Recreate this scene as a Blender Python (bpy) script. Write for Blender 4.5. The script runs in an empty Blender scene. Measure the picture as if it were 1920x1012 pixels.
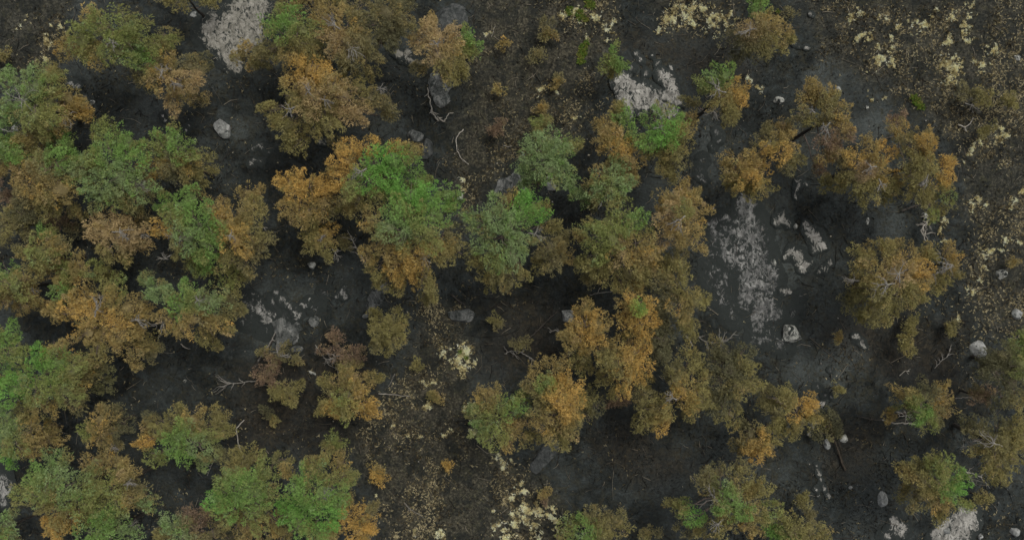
import bpy, math, random
import numpy as np
from mathutils import Vector

# ------------------------------------------------------------------ camera, sky, sun, exposure
SC = bpy.context.scene
COL = SC.collection
CAM_H = 55.0                 # metres above the ground, looking straight down
PPM = 30.0                   # photograph pixels (1920 wide) per metre at ground level
cam_data = bpy.data.cameras.new('camera')
cam = bpy.data.objects.new('camera', cam_data)
COL.objects.link(cam)
cam.location = (0, 0, CAM_H)
cam.rotation_euler = (0, 0, 0)
cam_data.sensor_width = 36.0
cam_data.lens = 36.0 * CAM_H / (1920 / PPM)
cam_data.clip_end = 2000
SC.camera = cam

SUN_EL, SUN_AZ = math.radians(62), math.radians(40)      # azimuth from +Y towards +X
world = bpy.data.worlds.new('World')
SC.world = world
world.use_nodes = True
wn = world.node_tree.nodes
wn.clear()
sky = wn.new('ShaderNodeTexSky')
sky.sky_type = 'NISHITA'
sky.sun_disc = False
sky.sun_elevation = SUN_EL
sky.sun_rotation = SUN_AZ
sky.air_density = 1.0
sky.dust_density = 4.0
sky.ozone_density = 1.0
hs = wn.new('ShaderNodeHueSaturation')                   # an even cloud cover: little blue is left
hs.inputs['Saturation'].default_value = 0.24
bg = wn.new('ShaderNodeBackground')
bg.inputs['Strength'].default_value = 0.12
wo = wn.new('ShaderNodeOutputWorld')
wl = world.node_tree.links
wl.new(sky.outputs[0], hs.inputs['Color'])
wl.new(hs.outputs[0], bg.inputs['Color'])
wl.new(bg.outputs[0], wo.inputs['Surface'])

sun_data = bpy.data.lights.new('sun', 'SUN')
sun_data.energy = 1.5
sun_data.angle = math.radians(22)
sun_data.color = (1.0, 0.97, 0.86)
sun = bpy.data.objects.new('sun', sun_data)
COL.objects.link(sun)
sdir = Vector((math.sin(SUN_AZ) * math.cos(SUN_EL), math.cos(SUN_AZ) * math.cos(SUN_EL), math.sin(SUN_EL)))
sun.rotation_euler = sdir.to_track_quat('Z', 'Y').to_euler()
sun.location = (0, 0, 80)

SC.view_settings.view_transform = 'Standard'
SC.view_settings.look = 'None'
SC.view_settings.exposure = 0.0
SC.view_settings.gamma = 1.0
SC.view_settings.use_curve_mapping = False

# ------------------------------------------------------------------ noise, ground height, picture -> place
def hash2(ix, iy, seed):
    n = (ix.astype(np.int64) * 374761393 + iy.astype(np.int64) * 668265263 + seed * 974711) & 0xFFFFFFFF
    n = ((n ^ (n >> 13)) * 1274126177) & 0xFFFFFFFF
    return ((n ^ (n >> 16)) & 0xFFFF) / 65535.0

def vnoise(x, y, seed=0):
    x = np.asarray(x, float); y = np.asarray(y, float)
    ix = np.floor(x); iy = np.floor(y)
    fx = x - ix; fy = y - iy
    fx = fx * fx * (3 - 2 * fx); fy = fy * fy * (3 - 2 * fy)
    a = hash2(ix, iy, seed); b = hash2(ix + 1, iy, seed)
    c = hash2(ix, iy + 1, seed); d = hash2(ix + 1, iy + 1, seed)
    return (a * (1 - fx) + b * fx) * (1 - fy) + (c * (1 - fx) + d * fx) * fy

def fbm(x, y, octaves=4, seed=0):
    s = 0.0; a = 0.5; t = 0.0
    for k in range(octaves):
        s = s + a * vnoise(x * 2 ** k + 17.3 * k, y * 2 ** k - 9.1 * k, seed + k)
        t += a; a *= 0.5
    return s / t

def ground_h(x, y):
    x = np.asarray(x, float); y = np.asarray(y, float)
    return 0.9 * (fbm(x / 9.0, y / 9.0, 3, 5) - 0.5) + 0.22 * (fbm(x / 1.7, y / 1.7, 3, 11) - 0.5)

def place(px, py, z=0.0):
    """point of the place seen at photograph pixel (px, py) when it lies at height z"""
    k = (CAM_H - z) / CAM_H / PPM
    return (px - 960.0) * k, (506.0 - py) * k

def srgb(r, g, b, f=1.0):
    o = []
    for c in (r, g, b):
        c = c / 255.0
        o.append(min(0.9, f * (c / 12.92 if c <= 0.04045 else ((c + 0.055) / 1.055) ** 2.4)))
    return o

# ------------------------------------------------------------------ mesh and object helpers
def mesh_from(name, V, F, mat, colors=None, smooth=False, n=3):
    me = bpy.data.meshes.new(name)
    V = np.asarray(V, np.float32); F = np.asarray(F, np.int32)
    me.vertices.add(len(V)); me.vertices.foreach_set('co', V.ravel())
    me.loops.add(F.size); me.loops.foreach_set('vertex_index', F.ravel())
    me.polygons.add(len(F))
    me.polygons.foreach_set('loop_start', np.arange(0, F.size, n, dtype=np.int32))
    me.polygons.foreach_set('loop_total', np.full(len(F), n, np.int32))
    if smooth:
        me.polygons.foreach_set('use_smooth', np.ones(len(F), bool))
    if colors is not None:
        C = np.asarray(colors, np.float32)
        dom = 'POINT' if len(C) == len(V) else 'FACE'
        at = me.attributes.new('tint', 'FLOAT_COLOR', dom)
        at.data.foreach_set('color', np.concatenate([C, np.ones((len(C), 1), np.float32)], 1).ravel())
    me.update(calc_edges=True)
    me.validate()
    if mat is not None:
        me.materials.append(mat)
    return me

def link(name, me, parent=None, loc=None):
    o = bpy.data.objects.new(name, me)
    COL.objects.link(o)
    if parent is not None:
        o.parent = parent
    if loc is not None:
        o.location = loc
    return o

def tag(o, label=None, cat=None, group=None, kind=None):
    if label: o['label'] = label
    if cat: o['category'] = cat
    if group: o['group'] = group
    if kind: o['kind'] = kind
    return o

def tube(P, R, sides=6):
    """tapered tube along the points P with radii R -> verts, quads"""
    P = np.asarray(P, float); R = np.asarray(R, float); n = len(P)
    T = np.gradient(P, axis=0)
    T /= np.linalg.norm(T, axis=1)[:, None] + 1e-9
    up = np.where(np.abs(T[:, 2:3]) > 0.9, np.array([[1.0, 0, 0]]), np.array([[0, 0, 1.0]]))
    A = np.cross(T, up); A /= np.linalg.norm(A, axis=1)[:, None] + 1e-9
    B = np.cross(T, A)
    ang = np.linspace(0, 2 * math.pi, sides, endpoint=False)
    V = P[:, None, :] + R[:, None, None] * (np.cos(ang)[None, :, None] * A[:, None, :] + np.sin(ang)[None, :, None] * B[:, None, :])
    V = V.reshape(-1, 3)
    F = []
    for i in range(n - 1):
        for j in range(sides):
            k = (j + 1) % sides
            F.append((i * sides + j, i * sides + k, (i + 1) * sides + k, (i + 1) * sides + j))
    if sides == 4:
        F.append((0, 1, 2, 3)); b = (n - 1) * 4; F.append((b + 3, b + 2, b + 1, b))
    return V, F

def join(parts):
    V = []; F = []; o = 0
    for v, f in parts:
        V.append(v); F.extend([tuple(i + o for i in q) for q in f]); o += len(v)
    return np.concatenate(V), F

def wiggle(a, b, rng, n=5, amp=0.08, sag=0.0):
    a = np.asarray(a, float); b = np.asarray(b, float)
    L = np.linalg.norm(b - a)
    t = np.linspace(0, 1, n)[:, None]
    P = a + (b - a) * t
    J = rng.normal(0, amp * L, (n, 3)); J[0] = 0; J[-1] = 0
    P = P + J
    P[:, 2] += sag * L * np.sin(np.pi * t[:, 0])
    return P

# ------------------------------------------------------------------ materials
def mat_new(name, rough=0.9):
    m = bpy.data.materials.new(name); m.use_nodes = True
    nt = m.node_tree; b = nt.nodes['Principled BSDF']
    b.inputs['Roughness'].default_value = rough
    b.inputs['Specular IOR Level'].default_value = 0.2
    return m, nt, b

def N(nt, kind, **kw):
    n = nt.nodes.new(kind)
    for k, v in kw.items():
        if k in n.inputs.keys(): n.inputs[k].default_value = v
        else: setattr(n, k, v)
    return n

def ramp(nt, src, stops):
    r = nt.nodes.new('ShaderNodeValToRGB')
    el = r.color_ramp.elements
    while len(el) < len(stops): el.new(0.5)
    for e, (p, c) in zip(el, stops):
        e.position = p; e.color = (c[0], c[1], c[2], 1) if not isinstance(c, float) else (c, c, c, 1)
    nt.links.new(src, r.inputs[0])
    return r.outputs[0]

def mix(nt, fac, a, b, mode='MIX'):
    m = nt.nodes.new('ShaderNodeMix'); m.data_type = 'RGBA'; m.blend_type = mode
    for s, v in ((m.inputs[0], fac), (m.inputs[6], a), (m.inputs[7], b)):
        if hasattr(v, 'is_linked') or isinstance(v, bpy.types.NodeSocket): nt.links.new(v, s)
        elif isinstance(v, (int, float)): s.default_value = v
        else: s.default_value = (v[0], v[1], v[2], 1)
    return m.outputs[2]

def noise(nt, scale, detail=5, rough=0.6, co=None, dist=0.0):
    n = N(nt, 'ShaderNodeTexNoise', Scale=scale, Detail=detail, Roughness=rough, Distortion=dist)
    if co is not None: nt.links.new(co, n.inputs['Vector'])
    return n.outputs[0]

def bump(nt, b, src, strength, dist):
    n = N(nt, 'ShaderNodeBump', Strength=strength, Distance=dist)
    nt.links.new(src, n.inputs['Height']); nt.links.new(n.outputs[0], b.inputs['Normal'])

def needle_mat(name):
    m, nt, b = mat_new(name, 0.75)
    a = N(nt, 'ShaderNodeAttribute', attribute_name='tint')
    nt.links.new(a.outputs['Color'], b.inputs['Base Color'])
    tr = N(nt, 'ShaderNodeBsdfTranslucent'); nt.links.new(a.outputs['Color'], tr.inputs['Color'])
    ms = N(nt, 'ShaderNodeMixShader'); ms.inputs[0].default_value = 0.35
    nt.links.new(b.outputs[0], ms.inputs[1]); nt.links.new(tr.outputs[0], ms.inputs[2])
    nt.links.new(ms.outputs[0], nt.nodes['Material Output'].inputs['Surface'])
    return m
M_NEEDLE = needle_mat('pine_needles')
M_GRASS = needle_mat('dry_grass')

def bark_mat(name, c0, c1, scale=9):
    m, nt, b = mat_new(name)
    g = N(nt, 'ShaderNodeNewGeometry')
    n = noise(nt, scale, 6, 0.65, g.outputs['Position'])
    nt.links.new(ramp(nt, n, [(0.35, c0), (0.65, c1)]), b.inputs['Base Color'])
    bump(nt, b, n, 0.6, 0.03)
    return m
M_CHAR = bark_mat('charred_bark', (0.018, 0.017, 0.016), (0.075, 0.066, 0.056))
M_LIMB = bark_mat('pine_limb_bark', (0.07, 0.055, 0.045), (0.19, 0.15, 0.13))
M_PALE = bark_mat('bleached_wood', (0.12, 0.112, 0.10), (0.29, 0.272, 0.245), 6)
M_BONE = bark_mat('white_dead_wood', (0.18, 0.165, 0.145), (0.40, 0.37, 0.32), 5)

def rock_mat(name, cols, soot=0.5, edge=False):
    m, nt, b = mat_new(name, 0.95)
    g = N(nt, 'ShaderNodeNewGeometry'); co = g.outputs['Position']
    mp = N(nt, 'ShaderNodeMapping'); mp.inputs['Rotation'].default_value = (0, 0, 0.5); mp.inputs['Scale'].default_value = (1.0, 0.72, 1.0)
    nt.links.new(co, mp.inputs['Vector']); cs = mp.outputs[0]
    n1 = noise(nt, 2.6, 9, 0.68, cs, 0.8)
    c = ramp(nt, n1, [(0.36, cols[0]), (0.50, cols[1]), (0.64, cols[2])])
    n2 = noise(nt, 16.0, 6, 0.75, co)
    c = mix(nt, 0.6, c, ramp(nt, n2, [(0.38, (0.5, 0.5, 0.5)), (0.62, (1.2, 1.2, 1.2))]), 'MULTIPLY')
    n3 = noise(nt, 3.0, 10, 0.76, cs, 1.2)
    if edge:        # ash covers the foot of the rock and lies in its hollows
        a = N(nt, 'ShaderNodeAttribute', attribute_name='tint')
        q = N(nt, 'ShaderNodeMath', operation='MULTIPLY_ADD'); nt.links.new(a.outputs['Fac'], q.inputs[0]); q.inputs[1].default_value = -0.50; q.inputs[2].default_value = 0.26 - 0.55
        s2 = N(nt, 'ShaderNodeMath', operation='MULTIPLY_ADD'); nt.links.new(n3, s2.inputs[0]); s2.inputs[1].default_value = 2.1; nt.links.new(q.outputs[0], s2.inputs[2])
        s = ramp(nt, s2.outputs[0], [(max(0.02, 0.60 - 0.25 * soot), 0.0), (0.70 - 0.25 * soot, 1.0)])
    else:
        s = ramp(nt, n3, [(0.63 - 0.22 * soot, 0.0), (0.68 - 0.2 * soot, 1.0)])
    c = mix(nt, s, c, mix(nt, n2, (0.014, 0.0165, 0.0155), (0.036, 0.042, 0.040)))
    nt.links.new(c, b.inputs['Base Color'])
    bump(nt, b, n1, 0.8, 0.05)
    return m
M_ROCK = rock_mat('pale_granite', ((0.10, 0.10, 0.095), (0.24, 0.235, 0.22), (0.37, 0.36, 0.34)), 1.35, True)
M_PINK = rock_mat('warm_pale_granite', ((0.13, 0.125, 0.113), (0.26, 0.25, 0.228), (0.41, 0.396, 0.362)), 1.15, True)
M_BLUE = rock_mat('sooty_granite', ((0.055, 0.057, 0.056), (0.135, 0.135, 0.131), (0.30, 0.296, 0.284)), 1.4, True)
M_GREY = rock_mat('dark_slab_rock', ((0.03, 0.033, 0.033), (0.06, 0.064, 0.063), (0.11, 0.112, 0.108)), 0.5)
M_GRAV = rock_mat('bleached_gravel', ((0.11, 0.105, 0.09), (0.23, 0.22, 0.19), (0.34, 0.323, 0.288)), 1.1, True)
M_BOUL = rock_mat('boulder_granite', ((0.12, 0.125, 0.12), (0.25, 0.255, 0.245), (0.40, 0.40, 0.385)), 0.35)
M_LICH = rock_mat('lichened_boulder', ((0.18, 0.18, 0.16), (0.36, 0.36, 0.325), (0.55, 0.55, 0.50)), 0.6)
M_DARKB = rock_mat('sooty_boulder', ((0.05, 0.053, 0.052), (0.11, 0.115, 0.11), (0.22, 0.22, 0.21)), 0.55)

# ------------------------------------------------------------------ the ground
def inpoly(px, py, poly):
    """soft-edged membership in pixel space, 1 inside, falling off outside"""
    ins = np.zeros(px.shape, bool)
    d2 = np.full(px.shape, 1e12)
    m = len(poly)
    for i in range(m):
        x0, y0 = poly[i]; x1, y1 = poly[(i + 1) % m]
        c = ((y0 > py) != (y1 > py)) & (px < (x1 - x0) * (py - y0) / ((y1 - y0) or 1e-9) + x0)
        ins ^= c
        t = np.clip(((px - x0) * (x1 - x0) + (py - y0) * (y1 - y0)) / ((x1 - x0) ** 2 + (y1 - y0) ** 2 + 1e-9), 0, 1)
        d2 = np.minimum(d2, (px - x0 - t * (x1 - x0)) ** 2 + (py - y0 - t * (y1 - y0)) ** 2)
    d = np.sqrt(d2)
    return np.where(ins, d, -d)

HEATH = [  # burnt heath with scrub and dry grass, outlines in photograph pixels at ground level
    [(890, 60), (905, -80), (1165, -80), (1150, 60), (1125, 110), (1100, 180), (1080, 250), (985, 262), (935, 320), (890, 400), (852, 380), (848, 280), (872, 180)],
    [(800, 560), (880, 570), (880, 690), (862, 770), (930, 850), (1000, 880), (1050, 950), (1075, 1100), (765, 1100), (700, 930), (655, 820), (690, 770), (760, 690)],
    [(1490, -80), (2100, -80), (2100, 640), (1900, 640), (1810, 560), (1822, 440), (1812, 300), (1720, 210), (1610, 140), (1530, 100)],
    [(-150, -80), (150, -80), (120, 60), (105, 130), (-150, 150)],
    [(1180, -80), (1400, -80), (1370, 60), (1300, 70), (1240, 60)],
]
HEATH_DENS = [1.0, 1.0, 0.75, 0.7, 0.6]
BROWN = [
    [(905, 560), (1060, 560), (1060, 680), (960, 700), (900, 690)],
    [(1140, 770), (1260, 840), (1310, 850), (1300, 890), (1230, 920), (1160, 900), (1110, 840)],
    [(430, 690), (620, 640), (700, 690), (690, 800), (600, 850), (440, 850)],
    [(1560, 780), (1650, 790), (1640, 900), (1530, 880)],
    [(1170, 60), (1400, 80), (1420, 160), (1300, 150), (1180, 100)],
    [(1500, 600), (1800, 600), (1830, 760), (1700, 720)],
]

def heath_mask(x, y):
    px = 960 + x * PPM; py = 506 - y * PPM
    w = 26 * (fbm(x / 1.3, y / 1.3, 4, 71) - 0.5) * 2
    m = np.zeros(px.shape)
    for p, d in zip(HEATH, HEATH_DENS):
        m = np.maximum(m, d * np.clip((inpoly(px, py, p) + w) / 40 + 0.5, 0, 1))
    return m

def axis(lo, hi, step, far):
    a = list(np.arange(lo, hi + 1e-6, step)); s = step
    out = a[:]; x = a[-1]
    while x < far: s *= 1.35; x += s; out.append(x)
    x = a[0]; s = step; pre = []
    while x > -far: s *= 1.35; x -= s; pre.append(x)
    return np.array(pre[::-1] + out)

gx = axis(-35, 35, 0.24, 400); gy = axis(-20, 20, 0.24, 400)
GX, GY = np.meshgrid(gx, gy)
gxf, gyf = GX.ravel(), GY.ravel()
gz = ground_h(gxf, gyf)
hm = heath_mask(gxf, gyf)
bpx = 960 + gxf * PPM; bpy_ = 506 - gyf * PPM
bm_ = np.zeros(len(gxf))
for p in BROWN:
    bm_ = np.maximum(bm_, np.clip((inpoly(bpx, bpy_, p) + 40 * (fbm(gxf / 1.6, gyf / 1.6, 3, 91) - 0.5)) / 60 + 0.4, 0, 1))
bm_ *= 0.65
ash = 0.35 * np.clip((fbm(gxf / 3.2, gyf / 3.2, 4, 33) - 0.46) * 5, 0, 1)
for ax, ay, ar in ((1405, 440, 70), (1425, 540, 70), (1440, 620, 60), (1370, 480, 50), (1540, 690, 80), (1590, 640, 50), (1480, 500, 60), (480, 590, 70), (570, 560, 50), (700, 560, 40), (430, 90, 60), (440, 240, 50), (820, 80, 50), (1330, 260, 50), (1330, 330, 40), (1560, 150, 60), (1640, 230, 50), (300, 200, 60), (1660, 420, 40)):
    q = np.hypot(bpx - ax, bpy_ - ay) / ar + 1.5 * (fbm(gxf / 1.1, gyf / 1.1, 4, 37) - 0.5)     # where light ash has settled
    ash = np.maximum(ash, np.clip(1.15 - q, 0, 0.8))
ash = ash * (1 - hm)
nx, ny = len(gx), len(gy)
idx = np.arange(nx * ny).reshape(ny, nx)
GF = np.stack([idx[:-1, :-1], idx[:-1, 1:], idx[1:, 1:], idx[1:, :-1]], -1).reshape(-1, 4)

M_GROUND, nt, b = mat_new('charred_ground', 0.97)
g = N(nt, 'ShaderNodeNewGeometry'); co = g.outputs['Position']
a = N(nt, 'ShaderNodeAttribute', attribute_name='tint')
sep = N(nt, 'ShaderNodeSeparateColor'); nt.links.new(a.outputs['Color'], sep.inputs[0])
nf = noise(nt, 7.0, 8, 0.75, co)
nm = noise(nt, 0.9, 7, 0.7, co, 0.6)
ng = noise(nt, 28.0, 4, 0.7, co)
np_ = noise(nt, 2.6, 8, 0.72, co, 0.9)
nl = noise(nt, 0.35, 5, 0.6, co, 0.5)
char = ramp(nt, nm, [(0.36, (0.0085, 0.0103, 0.0102)), (0.5, (0.0185, 0.0224, 0.0222)), (0.64, (0.037, 0.0438, 0.0440))])
ashc = mix(nt, sep.outputs[2], char, (0.068, 0.077, 0.0745))
scorch = ramp(nt, np_, [(0.46, 0.0), (0.60, 1.0)])                 # thin scorched litter between the ash
sfac = N(nt, 'ShaderNodeMath', operation='MULTIPLY'); nt.links.new(scorch, sfac.inputs[0]); nt.links.new(ramp(nt, nl, [(0.38, 0.15), (0.6, 0.85)]), sfac.inputs[1])
ashc = mix(nt, sfac.outputs[0], ashc, (0.034, 0.032, 0.021))
brown = mix(nt, sep.outputs[1], ashc, mix(nt, scorch, (0.018, 0.0165, 0.0135), (0.042, 0.034, 0.024)))
hc = ramp(nt, nf, [(0.36, (0.020, 0.020, 0.016)), (0.52, (0.048, 0.044, 0.032)), (0.68, (0.115, 0.104, 0.074))])
hc = mix(nt, ramp(nt, nm, [(0.43, 0.9), (0.56, 0.0)]), hc, (0.017, 0.0185, 0.0165))
hc = mix(nt, ramp(nt, np_, [(0.54, 0.0), (0.66, 0.55)]), hc, (0.058, 0.057, 0.030))
col = mix(nt, sep.outputs[0], brown, hc)
col = mix(nt, 0.6, col, ramp(nt, nf, [(0.36, (0.4, 0.4, 0.4)), (0.5, (1.0, 1.0, 1.0)), (0.66, (1.75, 1.75, 1.7))]), 'MULTIPLY')
vor = N(nt, 'ShaderNodeTexNoise', Scale=1.5, Detail=9.0, Roughness=0.8, Distortion=2.5); nt.links.new(co, vor.inputs['Vector'])
streak = ramp(nt, vor.outputs[0], [(0.60, 0.0), (0.70, 0.7)])      # pale ash streaks
col = mix(nt, streak, col, (0.085, 0.088, 0.084))
flk = ramp(nt, ng, [(0.66, 0.0), (0.73, 1.0)])
col = mix(nt, flk, col, (0.085, 0.083, 0.075))
nt.links.new(col, b.inputs['Base Color'])
bump(nt, b, nf, 0.8, 0.10)
ground = link('ground', mesh_from('ground', np.stack([gxf, gyf, gz], 1), GF, M_GROUND, np.stack([hm, bm_, ash], 1), True, 4))
tag(ground, 'dark charred forest floor with grey ash and brown burnt heath', kind='structure')

# ------------------------------------------------------------------ pines
def needle(r, g, b):
    # colours deepen when light bounces between needles, so the needles themselves are paler than the crown looks
    T = srgb(r, g, b); m = max(T)
    return [2.05 * m * (c / m) ** 0.64 for c in T]
PAL = {   # needle colours: living green to scorched orange, brown and grey
    'g': needle(84, 119, 44), 'v': needle(76, 127, 40), 'G': needle(97, 119, 65), 'l': needle(101, 110, 47),
    'o': needle(148, 112, 46), 'O': needle(122, 102, 51), 'b': needle(102, 94, 55), 't': needle(136, 111, 68),
    'd': needle(82, 80, 50), 'y': needle(110, 102, 50), 'r': needle(106, 82, 61),
}
NEAR = {'g': 'gglG', 'v': 'vvg', 'G': 'GGgl', 'l': 'llyG', 'o': 'ooOy', 'O': 'OOobyt', 'b': 'bbdyO', 't': 'ttOb', 'd': 'dddb', 'y': 'yybO', 'r': 'rrbt'}
GREEN = 'gvGl'

def tufts(C, Nrm, colr, rng, blades=3, length=0.115, width=0.034):
    """C centres, Nrm outward directions -> triangles of needle bundles"""
    n = len(C)
    D = Nrm[:, None, :] * 0.9 + rng.normal(0, 0.55, (n, blades, 3))
    D /= np.linalg.norm(D, axis=2)[..., None] + 1e-9
    S = np.cross(D, rng.normal(0, 1, (n, blades, 3)))
    S /= np.linalg.norm(S, axis=2)[..., None] + 1e-9
    L = length * rng.uniform(0.6, 1.3, (n, blades, 1))
    W = width * rng.uniform(0.6, 1.3, (n, blades, 1))
    B = C[:, None, :] + D * L * 0.12
    V = np.stack([B - S * W * 0.5, B + S * W * 0.5, B + D * L], 2).reshape(-1, 3)
    F = np.arange(len(V)).reshape(-1, 3)
    K = np.repeat(colr, blades, axis=0) * rng.uniform(0.9, 1.1, (n * blades, 1))
    return V, F, K

def sphere_dirs(n, rng, zmin):
    z = rng.uniform(zmin, 1, n); a = rng.uniform(0, 2 * math.pi, n)
    s = np.sqrt(1 - z * z)
    return np.stack([s * np.cos(a), s * np.sin(a), z], 1)

def lobe_foliage(c, R, code, rng, dens=1.0, flat=0.74, LC=None, LR=None, LK=None, axis_xy=(0.0, 0.0)):
    """a needle-covered bough: small sprays over a flattened, uneven dome, each spray covered with tufts"""
    sub = 0.165
    ns = max(6, int(dens * 1.5 * (R / sub) ** 2 + 4))
    D = sphere_dirs(ns, rng, -0.25)
    ph = rng.uniform(0, 6.28, 4); az = np.arctan2(D[:, 1], D[:, 0])
    wob = 1 + 0.20 * np.sin(2 * az + ph[0]) + 0.15 * np.sin(3 * az + ph[1]) + 0.12 * np.sin(6 * az + ph[2])
    rad = R * wob * rng.uniform(0.66, 1.0, ns)
    fringe = rng.random(ns) < 0.13                                   # loose tips beyond the outline
    rad = np.where(fringe, R * wob * rng.uniform(1.0, 1.28, ns), rad)
    D[fringe, 2] = rng.uniform(-0.45, 0.25, fringe.sum())
    P = c + D * rad[:, None] * np.array([1, 1, flat])
    P[:, 2] += 0.13 * rng.normal(0, 1, ns)
    if LC is not None:                                               # boughs do not carry needles inside their neighbours
        q2 = (((P[:, None, :] - LC[None]) / (LR[None, :, None] * np.array([0.88, 0.88, 0.88 * flat]))) ** 2).sum(2)
        out = (q2 > 0.24).all(1) & ((D[:, 2] > -0.12) | (rng.random(ns) < 0.5))
        if out.sum() < 4: out[:4] = True
        P, D, fringe = P[out], D[out], fringe[out]; ns = len(P)
    sr = sub * rng.uniform(0.7, 1.6, ns) * np.where(fringe, 0.75, 1)
    codes = [NEAR[code][rng.integers(len(NEAR[code]))] if rng.random() < 0.6 else code for _ in range(ns)]
    base = np.array([PAL[k] for k in codes])
    if LC is not None:                                               # living and scorched needles grade into each other
        d2 = ((P[:, None, :2] - LC[None, :, :2]) ** 2).sum(2) / LR[None, :] ** 2
        w = np.exp(-1.6 * d2) + 1e-6; w /= w.sum(1)[:, None]
        base = base + (w @ LK - base) * rng.uniform(0.0, 0.75, (ns, 1))
    base = base * rng.uniform(0.78, 1.22, (ns, 1))
    nt_ = 24
    D2 = sphere_dirs(ns * nt_, rng, -0.2).reshape(ns, nt_, 3)
    D2 = D2 * 0.8 + D[:, None, :] * 0.35
    D2 /= np.linalg.norm(D2, axis=2)[..., None]
    u = P[:, :2] - np.asarray(axis_xy); u /= np.linalg.norm(u, axis=1)[:, None] + 1e-6     # sprays point away from the trunk
    off = D2 * sr[:, None, None] * rng.uniform(0.72, 1.05, (ns, nt_, 1))
    al = (off[..., :2] * u[:, None, :]).sum(2, keepdims=True)
    off[..., :2] = off[..., :2] * 0.82 + al * u[:, None, :] * 0.85
    P2 = P[:, None, :] + off
    D2[..., :2] += 0.45 * u[:, None, :]
    D2 /= np.linalg.norm(D2, axis=2)[..., None]
    col = np.repeat(base, nt_, axis=0) * rng.uniform(0.94, 1.06, (ns * nt_, 1))
    return tufts(P2.reshape(-1, 3), D2.reshape(-1, 3), col, rng)

ico_v, ico_f = None, None
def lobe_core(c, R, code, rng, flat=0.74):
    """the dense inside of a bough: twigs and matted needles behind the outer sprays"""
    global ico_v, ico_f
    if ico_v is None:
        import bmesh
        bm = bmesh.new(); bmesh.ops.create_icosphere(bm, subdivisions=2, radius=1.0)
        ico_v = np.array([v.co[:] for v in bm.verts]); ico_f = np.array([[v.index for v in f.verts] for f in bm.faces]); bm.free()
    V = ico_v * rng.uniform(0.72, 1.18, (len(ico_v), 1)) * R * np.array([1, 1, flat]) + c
    base = (0.45 * np.array(PAL[code]) + 0.55 * np.array([0.085, 0.070, 0.045])) * rng.uniform(0.8, 1.15, (len(ico_f), 1))  # inner twig brown, also darkened to stand for shade inside the bough
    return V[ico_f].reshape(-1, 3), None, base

def merge(parts):
    V = np.concatenate([p[0] for p in parts]); K = np.concatenate([p[2] for p in parts])
    F = np.arange(len(V)).reshape(-1, 3)
    return V, F, K

def parse(s):
    out = []
    for t in s.split():
        q = t.split(',')
        out.append((float(q[0]), float(q[1]), float(q[2]), q[3] if len(q) > 3 else ''))
    return out

def limb_mesh(P, r0, r1, sides=5):
    return tube(P, np.linspace(r0, r1, len(P)), sides)

def twig_spray(base, tip_c, R, rng, n=7, r0=0.03):
    """a leafless branch: a stem that fans out into forked twigs"""
    parts = []
    fork = base + (tip_c - base) * 0.55
    parts.append(limb_mesh(wiggle(base, fork, rng, 4, 0.04), r0 * 1.3, r0, 5))
    for k in range(n):
        a = rng.uniform(0, 6.28); q = R * math.sqrt(rng.uniform(0.15, 1))
        tip = tip_c + np.array([q * math.cos(a), q * math.sin(a), rng.normal(0, 0.12)])
        P = wiggle(fork, tip, rng, 5, 0.06)
        parts.append(limb_mesh(P, r0 * 0.85, r0 * 0.3, 4))
        for j in (2, 3):
            d = (P[j] - P[j - 1]); L = np.linalg.norm(tip - fork) * rng.uniform(0.25, 0.45)
            d = d / (np.linalg.norm(d) + 1e-9) + rng.normal(0, 0.5, 3); d[2] *= 0.4
            parts.append(limb_mesh(wiggle(P[j], P[j] + d * L / np.linalg.norm(d), rng, 3, 0.06), r0 * 0.5, r0 * 0.2, 4))
    return join(parts)

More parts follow.
